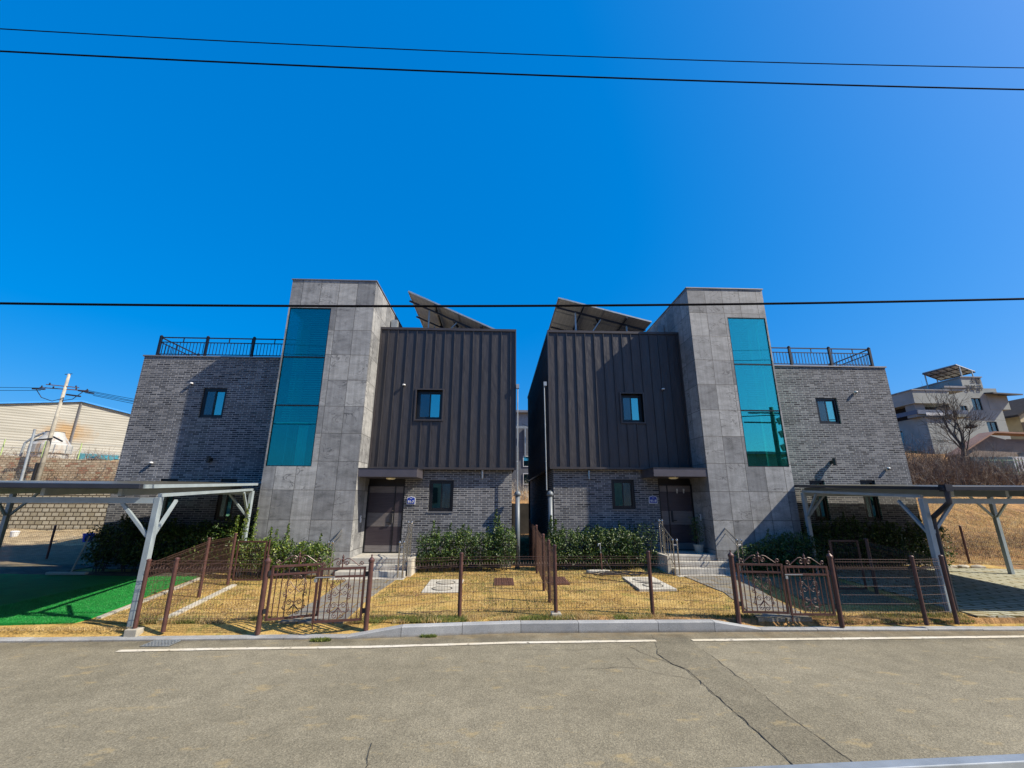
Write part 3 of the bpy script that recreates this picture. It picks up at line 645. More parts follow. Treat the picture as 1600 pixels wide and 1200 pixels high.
HR = house('detached_house', 'right twin grey brick house with a stone tower on its right side', (7.9, 16, 0), dict(L=False, xi=1.765, xb=1.85, xt0=6.43, xt1=9.07, xw=13.95, dz=.085,
    door=(5.30,6.428), gfw=(3.75,4.51,1.92,2.87), wing=[(11.15,11.92,4.79,5.72),(10.41,10.93,1.60,2.88),(12.15,12.67,1.60,2.89)], rail=(13.63,12.11,10.62),
    glass=(7.72,9.07,3.22,8.20), mull=(4.99,6.54), mw=(4.20,4.95,4.74,5.73), can=(4.77,6.428), steps=(4.98,6.82)))
# roof cupola behind towers (dark stair head seen past the stone) is part of the tower volume already
for hh, xx, s in ((HL, -3.98, 1), (HR, 6.28, -1)):
    MB().lathe((xx, 15.2, 8.0), [(.045,0),(.045,.45)], 10).box(xx-.11, xx+.11, 15.1, 15.35, 8.45, 8.80).build('roof_vent', M['galv'], hh)
# rain pipes
for hh, x, top, lbl in ((HL, .665, 5.85, 0), (HR, 1.60, 5.95, 0)):
    xo = x
    pb = MB().tube([(x, 13.93, 2.5), (x-(.03 if hh is HR else 0), 13.93, top)], .018, 10)
    for z in (3.4, 4.6): pb.tube([(x-.015, 13.93, z-.012), (x-.015, 13.93, z+.012)], .026, 10)
    pb.box(x-.05, x+.05, 13.87, 13.99, top, top+.14)
    o = pb.build('rain_pipe', M['galv'], hh, smooth=False)
    x2 = x if hh is HL else x+.10
    MB().lathe((x2, 13.90, 2.36), [(.03,-.06),(.10,-.03),(.11,.03),(.08,.09),(.03,.13)], 16).build('pipe_funnel', M['pipe'], o, smooth=True)
    MB().tube([(x2, 13.9, .15), (x2, 13.9, 2.32)], .072, 14).build('lower_pipe', M['pipe'], o, smooth=True)
# overflow pipes under the cladding
for hh, x in ((HL, -.47), (HR, 3.02)): MB().tube([(x, 14.08, 2.86), (x, 14.08, 3.14)], .032, 10).build('overflow_pipe', M['steel'], hh)
# small fittings fixed on walls
def camera_unit(x, y, z, label):
    t = empty('security_camera', (x, y, z), label, 'camera', 'dome cameras on the house walls')
    MB().lathe((x, y-.045, z), [(.05,-.015),(.055,.0),(.05,.03),(.0,.045)], 14).build('camera_housing', M['white'], t, smooth=True)
    MB().tube([(x, y, z), (x, y-.05, z)], .03, 10).build('camera_bracket', M['white'], t)
    MB().lathe((x, y-.05, z-.03), [(.0,-.02),(.025,-.012),(.03,.01)], 12).build('camera_lens', M['black'], t, smooth=True)
camera_unit(-3.17, 13.96, 5.91, 'white dome camera on the dark metal cladding of the left house')
camera_unit(5.67, 13.96, 5.89, 'white dome camera on the dark metal cladding of the right house')
camera_unit(-10.27, 14.13, 5.91, 'white dome camera above the upper window of the left brick wing')
camera_unit(12.62, 14.13, 5.92, 'white dome camera right of the upper window of the right brick wing')
camera_unit(-11.00, 14.13, 3.28, 'small white dome camera low on the sunlit left end of the left brick wing')
camera_unit(13.18, 14.13, 3.28, 'small white dome camera low on the right end of the right brick wing')
camera_unit(9.25, 14.13, 3.28, 'white dome camera at the lower right corner of the right tall teal window')
camera_unit(-7.08, 14.13, 3.22, 'white dome camera at the lower left corner of the left tall teal window')
for x, z, lb in ((-9.18, 3.40, 'black cylinder wall lamp on the shaded brick wing of the left house'), (11.28, 3.48, 'black cylinder wall lamp on the sunlit brick wing of the right house')):
    t = empty('wall_lamp', (x, 14.15, z), lb, 'lamp', 'black wall lamps')
    MB().tube([(x, 13.99, z-.11), (x, 13.99, z+.11)], .055, 14).build('lamp_body', M['black'], t); MB().box(x-.04, x+.04, 14.02, 14.148, z-.05, z+.05).build('wall_bracket', M['black'], t)
for x, y, z, lb, ax in ((-4.09, 13.62, 1.62, 'white intercom on the tower side wall beside the left front door', 1), (6.39, 13.75, 1.70, 'white intercom on the tower side wall beside the right front door', -1)):
    t = empty('intercom', (x, y, z), lb, 'intercom')
    MB().box(x-.035*ax, x+.012, y-.04, y+.04, z-.10, z+.10).build('intercom_body', M['white'], t, bevel=.01); MB().box(x+.013*ax if ax > 0 else x-.0, x+.016*ax, y-.02, y+.02, z+.02, z+.06).build('intercom_lens', M['black'], t)
def text_mesh(body, size, mat, name, parent, loc, width=None, bold=.0, ext=.004):
    cu = bpy.data.curves.new(name, 'FONT'); cu.body = body; cu.size = size; cu.align_x = 'CENTER'; cu.align_y = 'CENTER'; cu.extrude = ext; cu.offset = bold
    to = bpy.data.objects.new('tmp_text', cu); COL.objects.link(to); bpy.context.view_layer.update()
    me = bpy.data.meshes.new_from_object(to.evaluated_get(bpy.context.evaluated_depsgraph_get())); bpy.data.objects.remove(to)
    me.name = name; sc = 1.0
    if width and len(me.vertices):
        xs_ = [v.co.x for v in me.vertices]; sc = width/(max(xs_)-min(xs_))
    par = WORLD[parent.name]
    for v in me.vertices:
        x, y, z = v.co; v.co = (x*sc + loc[0]-par[0], -z + loc[1]-par[1], y*sc + loc[2]-par[2])
    me.materials.clear(); me.materials.append(mat); o = bpy.data.objects.new(name, me); COL.objects.link(o); o.parent = parent; WORLD[o.name] = par; return o
def number_sign(x, z, txt, lb):
    t = empty('house_number_sign', (x, 14.15, z), lb, 'sign', 'blue house number plates')
    def shape(w_, h_, y0, y1):
        pts = [(-w_/2, -h_/2), (w_/2, -h_/2), (w_/2, h_*.30), (w_*.36, h_*.42), (w_*.16, h_*.44), (0, h_*.54), (-w_*.16, h_*.44), (-w_*.36, h_*.42), (-w_/2, h_*.30)]
        n = len(pts); mb = MB(); mb.add([(x+a_, y0, z+b_) for a_, b_ in pts] + [(x+a_, y1, z+b_) for a_, b_ in pts], [tuple(range(n)), tuple(range(2*n-1, n-1, -1))] + [(i, n+i, n+(i+1)%n, (i+1)%n) for i in range(n)]); return mb
    shape(.275, .245, 14.120, 14.142).build('sign_border', M['sign_white'], t, fixn=True)
    shape(.235, .205, 14.112, 14.119).build('sign_plate', M['sign_blue'], t, fixn=True)
    text_mesh(txt, .115, M['sign_white'], 'sign_number', t, (x, 14.106, z-.045), .195, .004)
    mb = MB()
    for k in (-1, 1): mb.box(x+k*.018-.012, x+k*.018+.012, 14.107, 14.1115, z+.045, z+.062)
    mb.build('sign_crest', M['sign_white'], t)
number_sign(-2.72, 2.17, '91-7', 'blue number plate reading 91-7 on the brick beside the left front door')
number_sign(5.085, 2.23, '91-9', 'blue number plate reading 91-9 on the brick beside the right front door')
# ------------------------------------------------------------------ rooftop solar arrays
a = N('pv_backsheet'); p = a.coord('UV'); b = a.n('ShaderNodeTexBrick'); a.l(p, b.inputs['Vector']); b.offset = 0
b.inputs['Scale'].default_value = 1; b.inputs['Brick Width'].default_value = .165; b.inputs['Row Height'].default_value = .165; b.inputs['Mortar Size'].default_value = .006
b.inputs['Color1'].default_value = (.50,.49,.46,1); b.inputs['Color2'].default_value = (.58,.57,.53,1); b.inputs['Mortar'].default_value = (.80,.79,.75,1); a.color(b.outputs['Color']); a.setb(Roughness=.6); M['pv'] = a.m
def solar(name, x0, z0, x1, z1, y0, y1, nx, ny, label, zroof=7.72):
    t = empty(name, ((x0+x1)/2, (y0+y1)/2, zroof), label, 'solar panels')
    d = Vector((x1-x0, 0, z1-z0)); Ld = d.length; d.normalize(); nrm = Vector((-d.z, 0, d.x))
    P = lambda u, y, h: Vector((x0, 0, z0)) + d*u + nrm*h + Vector((0, y, 0))
    for i in range(nx):
        for j in range(ny):
            ua, ub = Ld*i/nx+.012, Ld*(i+1)/nx-.012; ya, yb = y0+(y1-y0)*j/ny+.01, y0+(y1-y0)*(j+1)/ny-.01
            c = [P(ua,ya,0), P(ub,ya,0), P(ub,yb,0), P(ua,yb,0), P(ua,ya,.035), P(ub,ya,.035), P(ub,yb,.035), P(ua,yb,.035)]
            mb = MB().add(c, [(0,3,2,1),(4,5,6,7),(0,1,5,4),(1,2,6,5),(2,3,7,6),(3,0,4,7)])
            o = mb.build('solar_module', M['pv'], t)
            fr = MB(); e = .03
            for (p_, q_) in ((P(ua,ya,.01), P(ub,ya,.01)), (P(ub,ya,.01), P(ub,yb,.01)), (P(ub,yb,.01), P(ua,yb,.01)), (P(ua,yb,.01), P(ua,ya,.01))): fr.bar(p_, q_, .022, .055, nrm)
            fr.build('module_frame', M['galv'], o)
    r_ = MB()
    for u in (Ld*.28, Ld*.74): r_.bar(P(u, y0-.05, -.09), P(u, y1+.05, -.09), .06, .09, nrm)
    for y in np.linspace(y0+.5, y1-.5, 4): r_.bar(P(.05, y, -.17), P(Ld-.05, y, -.17), .05, .07, nrm)
    r_.build('support_rail', M['carport_dark'], t)
    for y in np.linspace(y0+.5, y1-.5, 4):
        for u in (Ld*.22, Ld*.78):
            top = P(u, y, -.2)
            if top.z > zroof+.1: MB().bar((top.x, y, zroof), top, .055).build('support_leg', M['carport_steel'], t)
        a_ = P(Ld*.5, y, -.2); MB().bar((x0+d.x*Ld*.22, y, zroof+.15), a_, .045).build('brace', M['carport_steel'], t)
    MB().tube([P(Ld*.45, y0+.6, -.12), P(Ld*.5, y0+.9, -.2), P(Ld*.47, y0+1.3, -.12)], .05, 8).build('junction_cable', M['black'], t)
solar('solar_array', -3.62, 10.16, .40, 8.34, 15.4, 21.0, 2, 5, 'tilted solar array seen from beneath on the roof of the left house')
solar('solar_array', 2.36, 10.03, 6.08, 9.06, 15.45, 22.6, 2, 6, 'tilted solar array seen from beneath on the roof of the right house')

# ------------------------------------------------------------------ carports
def carport(label, posts, roof, zf, zb, gd, down=None, purl=5, loc=None):
    """posts: front-inner, back-inner, back-outer, front-outer; roof: same order corners"""
    t = empty('carport', loc, label, 'carport', 'bronze roofed steel carports')
    F, B, B2, F2 = [Vector((*p_, 0)) for p_ in posts]
    zt = {0: zf, 1: zb, 2: zb, 3: zf}
    for i, p_ in enumerate((F, B, B2, F2)):
        g = float(gy(p_.x, p_.y)) - .05
        MB().box(p_.x-.05, p_.x+.05, p_.y-.05, p_.y+.05, g, zt[i]-.035).build('carport_post', M['carport_steel'], t, bevel=.006)
    up_ = lambda v, z: Vector((v.x, v.y, z))
    bz = .09
    fb = MB().bar(up_(F, zf-bz), up_(F2, zf-bz), .075, .10); fb.build('front_beam', M['carport_steel'], t)
    MB().bar(up_(B, zb-bz), up_(B2, zb-bz), .075, .10).build('back_beam', M['carport_steel'], t)
    MB().bar(up_(F, zf+.0), up_(B, zb+.0), .06, .06).build('side_beam', M['carport_steel'], t)
    MB().bar(up_(F2, zf+.0), up_(B2, zb+.0), .06, .06).build('side_beam', M['carport_steel'], t)
    def brace(p_, q_, zt_, off=.62, dn=.70):
        d = (q_-p_); d.z = 0; d.normalize(); MB().bar(up_(p_, zt_-dn)+d*.06, up_(p_, zt_-.09)+d*off, .05).build('diagonal_brace', M['carport_steel'], t)
    brace(F, F2, zf); brace(F, B, zf); brace(B, F, zb); brace(B, B2, zb); brace(B2, B, zb); brace(B2, F2, zb); brace(F2, F, zf); brace(F2, B2, zf)
    mb = MB()
    for k in range(purl):
        f = (k+.5)/purl; a_ = F.lerp(F2, f); b_ = B.lerp(B2, f); mb.bar(up_(a_, zf+.055)-(b_-a_).normalized()*.1, up_(b_, zb+.055)+(b_-a_).normalized()*.8, .06, .14)
    mb.build('rafter', M['carport_steel'], t)
    R0, R1, R2, R3 = [Vector((*p_, 0)) for p_ in roof]
    zr0 = zf+.14; zr1 = zb+.19; top = []
    n = 14; vs = []; fs = []
    for k in range(n+1):
        f = k/n; a_ = R0.lerp(R3, f); b_ = R1.lerp(R2, f); bow = .05*math.sin(math.pi*f)
        vs += [(a_.x, a_.y, zr0+bow), (b_.x, b_.y, zr1+bow), (b_.x, b_.y, zr1+bow+.012), (a_.x, a_.y, zr0+bow+.012)]
    for k in range(n):
        i = 4*k; fs += [(i, i+1, i+5, i+4), (i+3, i+7, i+6, i+2), (i, i+4, i+7, i+3), (i+1, i+2, i+6, i+5)]
    fs += [(0,3,2,1), (4*n, 4*n+1, 4*n+2, 4*n+3)]
    ro = MB().add(vs, fs).build('roof_sheet', M['carport_roof'], t, fixn=True)
    ed = MB(); fwd = (R0-R1).normalized()
    g0 = up_(R0, zr0+.005)+fwd*.05; g3 = up_(R3, zr0+.005)+fwd*.05
    ed.bar(g0, g3, .10, .085)
    ed.build('roof_gutter', M['carport_dark'], t, bevel=.01)
    MB().bar(up_(R0, zr0+.005), up_(R1, zr1+.005), .045, .065).bar(up_(R3, zr0+.005), up_(R2, zr1+.005), .05, .085).bar(up_(R1, zr1+.005), up_(R2, zr1+.005), .05, .085).build('roof_edge', M[gd], t)
    if down:
        d = (R3-R0).normalized(); q = g0 + d*.10
        MB().tube([q+Vector((0,0,.05)), q+Vector((0,0,-.20)), q+Vector((0,0,-.26)), Vector((F.x+.11, F.y-.03, zf-.40)), Vector((F.x+.12, F.y-.0, zf-.52)), Vector((F.x+.13, F.y, .10))], .045, 10).box(q.x-.07, q.x+.07, q.y-.07, q.y+.07, q.z-.06, q.z+.07).build('downpipe', M['carport_dark'], t)
    return t
carport('carport at the left edge, over bright green artificial turf', [(-6.09,8.16),(-7.03,12.84),(-12.97,12.24),(-12.1,7.56)],
        [(-6.18,7.86),(-7.16,13.93),(-13.5,13.5),(-12.6,7.15)], 2.25, 2.45, 'carport_steel', loc=(-9.5, 10.2, .14))
carport('carport at the right edge, over mossy paving with a dark downpipe on its front post', [(8.65,8.64),(9.13,12.74),(14.6,12.5),(14.1,8.4)],
        [(8.50,8.12),(9.22,13.93),(15.6,13.9),(14.75,7.95)], 2.31, 2.49, 'carport_dark', down=True, loc=(11.5, 10.6, .2))

# ------------------------------------------------------------------ fences
def mesh_panel(p, q, z0, z1, parent, step=.05, r=.0024, zq=0.0):
    p = Vector(p); q = Vector(q); L = (q-p).length; d = (q-p).normalized(); nv = int(L/step); mb = MB()
    nn = Vector((-d.y, d.x, 0))
    def prism(a_, b_, r_):
        dd = (b_-a_).normalized(); u = Vector((0,0,1)) if abs(dd.z) < .9 else nn; s1 = dd.cross(u).normalized(); s2 = dd.cross(s1)
        k = len(mb.v)
        for c in (a_, b_):
            for t in (0, 2.094, 4.189): mb.v.append(tuple(c + (s1*math.cos(t)+s2*math.sin(t))*r_))
        mb.f += [(k, k+1, k+4, k+3), (k+1, k+2, k+5, k+4), (k+2, k, k+3, k+5)]
    for i in range(nv+1):
        c = p + d*(L*i/max(1, nv)); f = i/max(1, nv); h = zq*f
        zv = z1-.09
        prism(Vector((c.x, c.y, z0+h)), Vector((c.x, c.y, zv-.045+h)), r)
        o = c + nn*.022; prism(Vector((c.x, c.y, zv-.045+h)), Vector((o.x, o.y, zv+h)), r); prism(Vector((o.x, o.y, zv+h)), Vector((c.x, c.y, z1+h)), r)
    zs = list(np.arange(z0+.04, z1-.15, .145)) + [z1-.135, z1-.045, z1]
    for z in zs: prism(Vector((p.x, p.y, z)), Vector((q.x, q.y, z+zq)), r*1.35)
    return mb.build('mesh_panel', M['brown_wire'], parent)
def round_post(x, y, z0, z1, parent, r=.034, gate=False):
    if gate:
        prof = [(r, 0), (r, z1-z0-.10), (r*1.28, z1-z0-.10), (r*1.28, z1-z0-.07), (r*.45, z1-z0-.03), (r*.2, z1-z0-.02), (r*.38, z1-z0-.005), (r*.28, z1-z0+.012), (.001, z1-z0+.02)]
        o = MB().lathe((x, y, z0), prof, 14).build('gate_post', M['brown'], parent)
    else:
        prof = [(r, 0), (r, z1-z0-.035), (r*1.12, z1-z0-.035), (r*1.12, z1-z0-.015), (r*.7, z1-z0), (.001, z1-z0+.004)]
        o = MB().lathe((x, y, z0), prof, 12).build('fence_post', M['brown'], parent)
    return o
def fence(label, posts, loc, mesh=True, z0=.24, z1=1.17, skip_first=False, skip_last=False, group='brown wire mesh fences', zp=None):
    """posts: (x, y, top)"""
    t = empty('wire_fence', loc, label, 'fence', group)
    for i, (x, y, zt) in enumerate(posts):
        if (i == 0 and skip_first) or (i == len(posts)-1 and skip_last): continue
        round_post(x, y, float(gy(x, min(y, 15)))-.05 + (float(H(x, y)) - float(gy(x, min(y, 15))) if y > 15 else 0), zt, t)
    for (xa, ya, za), (xb, yb, zb_) in zip(posts[:-1], posts[1:]):
        d = Vector((xb-xa, yb-ya, 0)).normalized()*.035
        ga, gb = (za-.08, zb_-.08) if zp else (z1, z1)
        mesh_panel((xa+d.x, ya+d.y, 0), (xb-d.x, yb-d.y, 0), z0 if not zp else ga-zp, ga, t, zq=(gb-ga))
    return t
GL0, GL1 = (-3.90, 7.96), (-2.17, 8.06); GR0, GR1 = (4.38, 8.33), (6.17, 8.20)
fence('wire mesh fence along the kerb between the left carport post and the left gate', [(-5.90,7.98,1.20),(-5.45,8.0,1.22),(GL0[0]-.05,GL0[1],1.20)], (-4.9, 7.95, .13), skip_last=True)
fence('long wire mesh fence behind the raised kerb between the two gates', [(GL1[0]+.05,GL1[1],1.2),(-.64,8.51,1.25),(1.12,8.60,1.38),(2.93,8.63,1.27),(GR0[0]-.05,GR0[1],1.2)], (1.1, 8.5, .13), skip_first=True, skip_last=True)
fence('wire mesh fence along the kerb between the right gate and the right carport', [(GR1[0]+.05,GR1[1],1.2),(7.70,8.17,1.24),(8.36,8.26,1.24)], (7.3, 8.2, .14), skip_first=True)
fence('wire mesh fence running back between the two front yards', [(1.12,8.66,1.38),(1.13,9.65,1.38),(1.13,10.75,1.42),(1.17,13.0,1.50),(1.18,15.6,1.55)], (1.14, 11, .14), skip_first=True, zp=1.05)
fence('wire mesh fence running back beside the left carport', [(-5.93,8.05,1.20),(-6.37,10.24,1.36),(-6.57,11.58,1.36)], (-6.2, 9.8, .13), skip_first=True, zp=1.0)
fence('wire mesh fence running back beside the right carport', [(8.38,8.34,1.24),(8.62,10.2,1.38)], (8.5, 9.4, .17), skip_first=True, zp=1.0)
fence('dark wire mesh fence behind the left carport', [(-19.2,14.6,1.34),(-17.0,15.1,1.32),(-14.85,15.6,1.30),(-12.6,16.0,1.32)], (-15, 15.4, .15), zp=1.05, group='back boundary fences')
fence('dark wire mesh fence at the foot of the orange slope behind the right carport', [(13.9,14.6,1.45),(15.6,14.5,1.44),(17.9,14.0,1.44),(20.2,13.5,1.44)], (16.5, 14.3, .3), zp=1.05, group='back boundary fences')
MB().box(1.03,1.21,8.50,8.70,.05,.21).build('post_footing', M['concrete'], bpy.data.objects['wire_fence.001'], bevel=.01)
MB().box(-6.0,-5.80,7.90,8.06,.0,.14).build('post_footing', M['concrete'], bpy.data.objects['wire_fence'], bevel=.01)
# small side gate frames
def side_gate(x0, x1, y, z, label):
    t = empty('side_gate', ((x0+x1)/2, y, .15), label, 'gate', 'plain side gates')
    z0 = .25
    MB().box(x0, x0+.035, y-.017, y+.017, z0, z).box(x1-.035, x1, y-.017, y+.017, z0, z).box(x0+.035, x1-.035, y-.017, y+.017, z-.035, z).box(x0+.035, x1-.035, y-.017, y+.017, z0, z0+.035).build('gate_frame', M['brown'], t)
    mesh_panel((x0+.03, y, 0), (x1-.03, y, 0), z0+.03, z-.04, t)
side_gate(-6.50, -5.77, 11.62, 1.17, 'plain side gate between the left carport fence and the left tower hedge')
side_gate(7.86, 8.56, 10.38, 1.32, 'plain side gate in the shade beside the right carport')
MB().tube([(-5.72, 11.62, .1), (-5.72, 11.62, 1.2)], .02, 8).build('gate_stop_post', M['brown'], bpy.data.objects['side_gate'])
# ornamental double gates
def spiral(c, r0, r1, a0, turns, n=22):
    return [(c[0]+(r0+(r1-r0)*i/n)*math.cos(a0+turns*2*math.pi*i/n), c[1]+(r0+(r1-r0)*i/n)*math.sin(a0+turns*2*math.pi*i/n)) for i in range(n+1)]
def gate_leaf(parent, hinge, free, zb, zt):
    hx, hy = hinge; d = Vector((free[0]-hx, free[1]-hy, 0)); W = d.length; d.normalize()
    P = lambda u, z: Vector((hx, hy, 0)) + d*u + Vector((0, 0, z))
    f = .034; z2 = zt-.13
    fr = MB().bar(P(f/2, zb-f/2), P(f/2, zt+f/2), f).bar(P(W-f/2, zb-f/2), P(W-f/2, zt+f/2), f).bar(P(f, zt), P(W-f, zt), f).bar(P(f, z2), P(W-f, z2), f*.9).bar(P(f, zb), P(W-f, zb), f)
    leaf = fr.build('gate_leaf', M['brown'], parent)
    ba = MB(); nb = 9
    for k in range(1, nb):
        u = W*k/nb
        if k in (4, 5): continue
        ba.bar(P(u, zb+f/2), P(u, z2-f/2), .013); ba.bar(P(u, z2+f/2), P(u, zt-f/2), .013)
    ba.bar(P(W/2, zb+f/2), P(W/2, z2-.02), .012); ba.build('gate_bars', M['brown'], leaf)
    sc = MB(); hgt = z2-zb; r_ = .0062
    def T(pts, r=r_): sc.tube([P(W/2+u, zb+v) for u, v in pts], r, 6)
    for s in (-1, 1):
        def mir(pts): return [(s*u, v) for u, v in pts]
        # lower butterfly
        T(mir([(0,.30*hgt),(.03,.22*hgt),(.085,.15*hgt)] + spiral((.052,.105*hgt), .036, .008, .3, -1.15, 18)))
        T(mir([(0,.33*hgt),(.05,.38*hgt)] + spiral((.075,.34*hgt), .045, .012, 1.9, -1.2, 18)))
        T(mir([(0,.30*hgt),(.06,.20*hgt),(.13,.17*hgt),(.165,.24*hgt),(.150,.36*hgt),(.125,.44*hgt)] + spiral((.155,.50*hgt), .036, .008, 3.6, -1.1, 18)))
        T(mir(spiral((.155,.215*hgt), .030, .008, 0, 1.1, 14)))
        # upper butterfly
        T(mir([(0,.66*hgt),(.05,.72*hgt),(.085,.80*hgt)] + spiral((.115,.76*hgt), .04, .010, 2.4, -1.2, 18)))
        T(mir([(0,.66*hgt),(.04,.60*hgt)] + spiral((.08,.62*hgt), .04, .010, 3.6, 1.1, 18)))
        T(mir([(.02,.92*hgt)] + spiral((.045,.90*hgt), .035, .008, 2.2, -1.15, 16)))
        T(mir([(.10,.88*hgt),(.16,.80*hgt),(.165,.68*hgt),(.145,.60*hgt)] + spiral((.165,.56*hgt), .028, .006, 2.6, 1.1, 14)))
    sc.build('scroll_work', M['brown'], leaf)
    tp = MB()
    for s in (-1, 1):
        a_ = [(s*u, v) for u, v in [(.30,.02),(.20,.09),(.13,.135),(.075,.145),(.035,.12)] + spiral((.075,.075), .045, .012, 2.4, 1.35, 20)]
        b_ = [(s*(.30), .02)] + [(s*u, v) for u, v in spiral((.345,.055), .040, .010, 3.9, -1.25, 18)]
        for q in (a_, b_): tp.tube([P(W/2+u*W/.85, zt+.015+v) for u, v in q], .0085, 6)
    tp.lathe(P(W/2, zt+.01), [(.012,0),(.012,.09),(.028,.13),(.010,.15),(.022,.17),(.003,.215)], 8)
    tp.build('top_scroll', M['brown'], leaf)
    hg = MB()
    for z in (zb+.13, zt-.10): hg.bar(P(-.045, z), P(.0, z), .03, .075)
    hg.build('gate_hinge', M['black'], leaf)
    return leaf, P, W
def double_gate(g0, g1, f0, f1, zb, zt, label, ztop):
    t = empty('double_gate', ((g0[0]+g1[0])/2, (g0[1]+g1[1])/2, .13), label, 'gate', 'brown wrought iron double gates')
    for g in (g0, g1): round_post(g[0], g[1], .05, ztop, t, .042, True)
    off = .085
    la, PA, WA = gate_leaf(t, (g0[0]+off, g0[1]), f0, zb+.02, zt+.03); lb, PB, WB = gate_leaf(t, (g1[0]-off, g1[1]), f1, zb, zt)
    MB().bar(PB(WB-.02, .13), PB(WB-.02, zt-.25), .016).build('drop_bolt', M['rust'], lb)
    MB().bar(PB(WB-.30, zt-.13)+Vector((0,-.03,0)), PB(WB+.02, zt-.13)+Vector((0,-.03,0)), .014).box(PB(WB,0).x-.02, PB(WB,0).x+.02, PB(WB,0).y-.05, PB(WB,0).y-.02, zt-.20, zt-.15).build('slide_bolt', M['galv'], lb)
double_gate(GL0, GL1, (-3.07, 8.28), (-3.02, 7.90), .24, 1.05, 'brown iron double gate slightly ajar in front of the left house', 1.25)
double_gate(GR0, GR1, (5.27, 8.235), (5.29, 8.225), .25, 1.04, 'brown iron double gate closed in front of the right house', 1.30)

# ------------------------------------------------------------------ stair handrails
def stair_rail(x, label, zb0, s, dz=0.0, wall=False, full=True):
    t = empty('stair_railing', (x, 12.8, .2), label, 'railing', 'stainless stair railings')
    lo_y, hi_y = 12.42, 13.35; zl, zh = 1.06+dz, 1.54+dz
    for q in (0, .12): MB().tube([(x+s*q, lo_y, zb0), (x+s*q, lo_y, zl)], .019, 8).lathe((x+s*q, lo_y, zl), [(.026,-.02),(.032,.0),(.026,.03),(.01,.045)], 10).build('newel_post', M['steel'], t)
    MB().tube([(x, lo_y, zl-.12), (x+s*.12, lo_y, zl-.12)], .014, 6).build('cross_bar', M['steel'], t)
    if full:
        for q in (0, .10): MB().tube([(x+s*q, hi_y, .58+dz), (x+s*q, hi_y, zh)], .019, 8).lathe((x+s*q, hi_y, zh), [(.026,-.02),(.032,.0),(.026,.03),(.01,.045)], 10).build('newel_post', M['steel'], t)
    MB().tube([(x, lo_y-.04, zl-.01), (x, hi_y+.02, zh-.01)] + ([(x+s*.0, hi_y+.3, zh)] if full else []), .021, 8).build('handrail', M['steel'], t)
    ba = MB()
    if full:
        for k in range(1, 5):
            y = lo_y+(hi_y-lo_y)*k/5; zz = zl+(zh-zl)*k/5
            ba.tube([(x, y, zb0+.12+.09*k), (x, y, zz-.03)], .009, 6)
        ba.tube([(x, lo_y, zb0+.28), (x, hi_y, zb0+.78)], .011, 6); ba.tube([(x, lo_y, zl-.16), (x, hi_y, zh-.16)], .011, 6)
        ba.tube([(x, hi_y, .95+dz), (x+s*.55, hi_y, .95+dz)], .011, 6) if False else None
    else: ba.tube([(x, lo_y+.02, zl-.15), (x, hi_y, zh-.15)], .011, 6)
    ba.build('baluster', M['steel'], t)
stair_rail(-2.50, 'stainless railing on the right side of the left house steps', .1, -1)
stair_rail(-4.42, 'stainless railing on the left side of the left house steps', .1, -1, full=False)
stair_rail(4.93, 'stainless railing on the left side of the right house steps', .2, 1, dz=.07)
stair_rail(6.76, 'stainless railing on the right side of the right house steps', .2, 1, dz=.07, full=False)

# ------------------------------------------------------------------ hedges and plants
def leaf_mesh(name, centers, normals, size, mat, parent=None, jitter=.6, aspect=.55, seed=0):
    r = np.random.default_rng(seed); n = len(centers); c = np.asarray(centers, float)
    d = np.asarray(normals, float) + r.normal(0, jitter, (n, 3)); d /= np.linalg.norm(d, axis=1, keepdims=True)
    u = np.cross(d, r.normal(0, 1, (n, 3))); u /= np.linalg.norm(u, axis=1, keepdims=True); v = np.cross(d, u)
    s = (size*(.6+.8*r.random(n)))[:, None]
    # leaf = 6-gon folded along its midrib: base, side, side, tip, side, side
    V = np.stack([c-u*s*.5, c-u*s*.15+v*s*aspect*.45+d*s*.10, c+u*s*.25+v*s*aspect*.35+d*s*.08, c+u*s*.5, c+u*s*.25-v*s*aspect*.35+d*s*.08, c-u*s*.15-v*s*aspect*.45+d*s*.10], 1).reshape(-1, 3)
    org = WORLD[parent.name] if parent is not None else np.array([c[:,0].mean(), c[:,1].mean(), c[:,2].min()])
    me = bpy.data.meshes.new(name); me.vertices.add(len(V)); me.vertices.foreach_set('co', (V-org).astype(np.float32).ravel())
    base = (np.arange(n)*6)[:, None]; F = np.concatenate([base+np.array([0,1,2,3]), base+np.array([0,3,4,5])], 1).reshape(-1, 4)
    me.loops.add(F.size); me.loops.foreach_set('vertex_index', F.ravel().astype(np.int32)); me.polygons.add(len(F))
    me.polygons.foreach_set('loop_start', np.arange(0, F.size, 4, dtype=np.int32)); me.polygons.foreach_set('loop_total', np.full(len(F), 4, dtype=np.int32))
    me.update(); me.validate(); me.materials.append(mat)
    o = bpy.data.objects.new(name, me); COL.objects.link(o)
    if parent is not None: o.parent = parent
    else: o.location = org
    WORLD[o.name] = org; return o
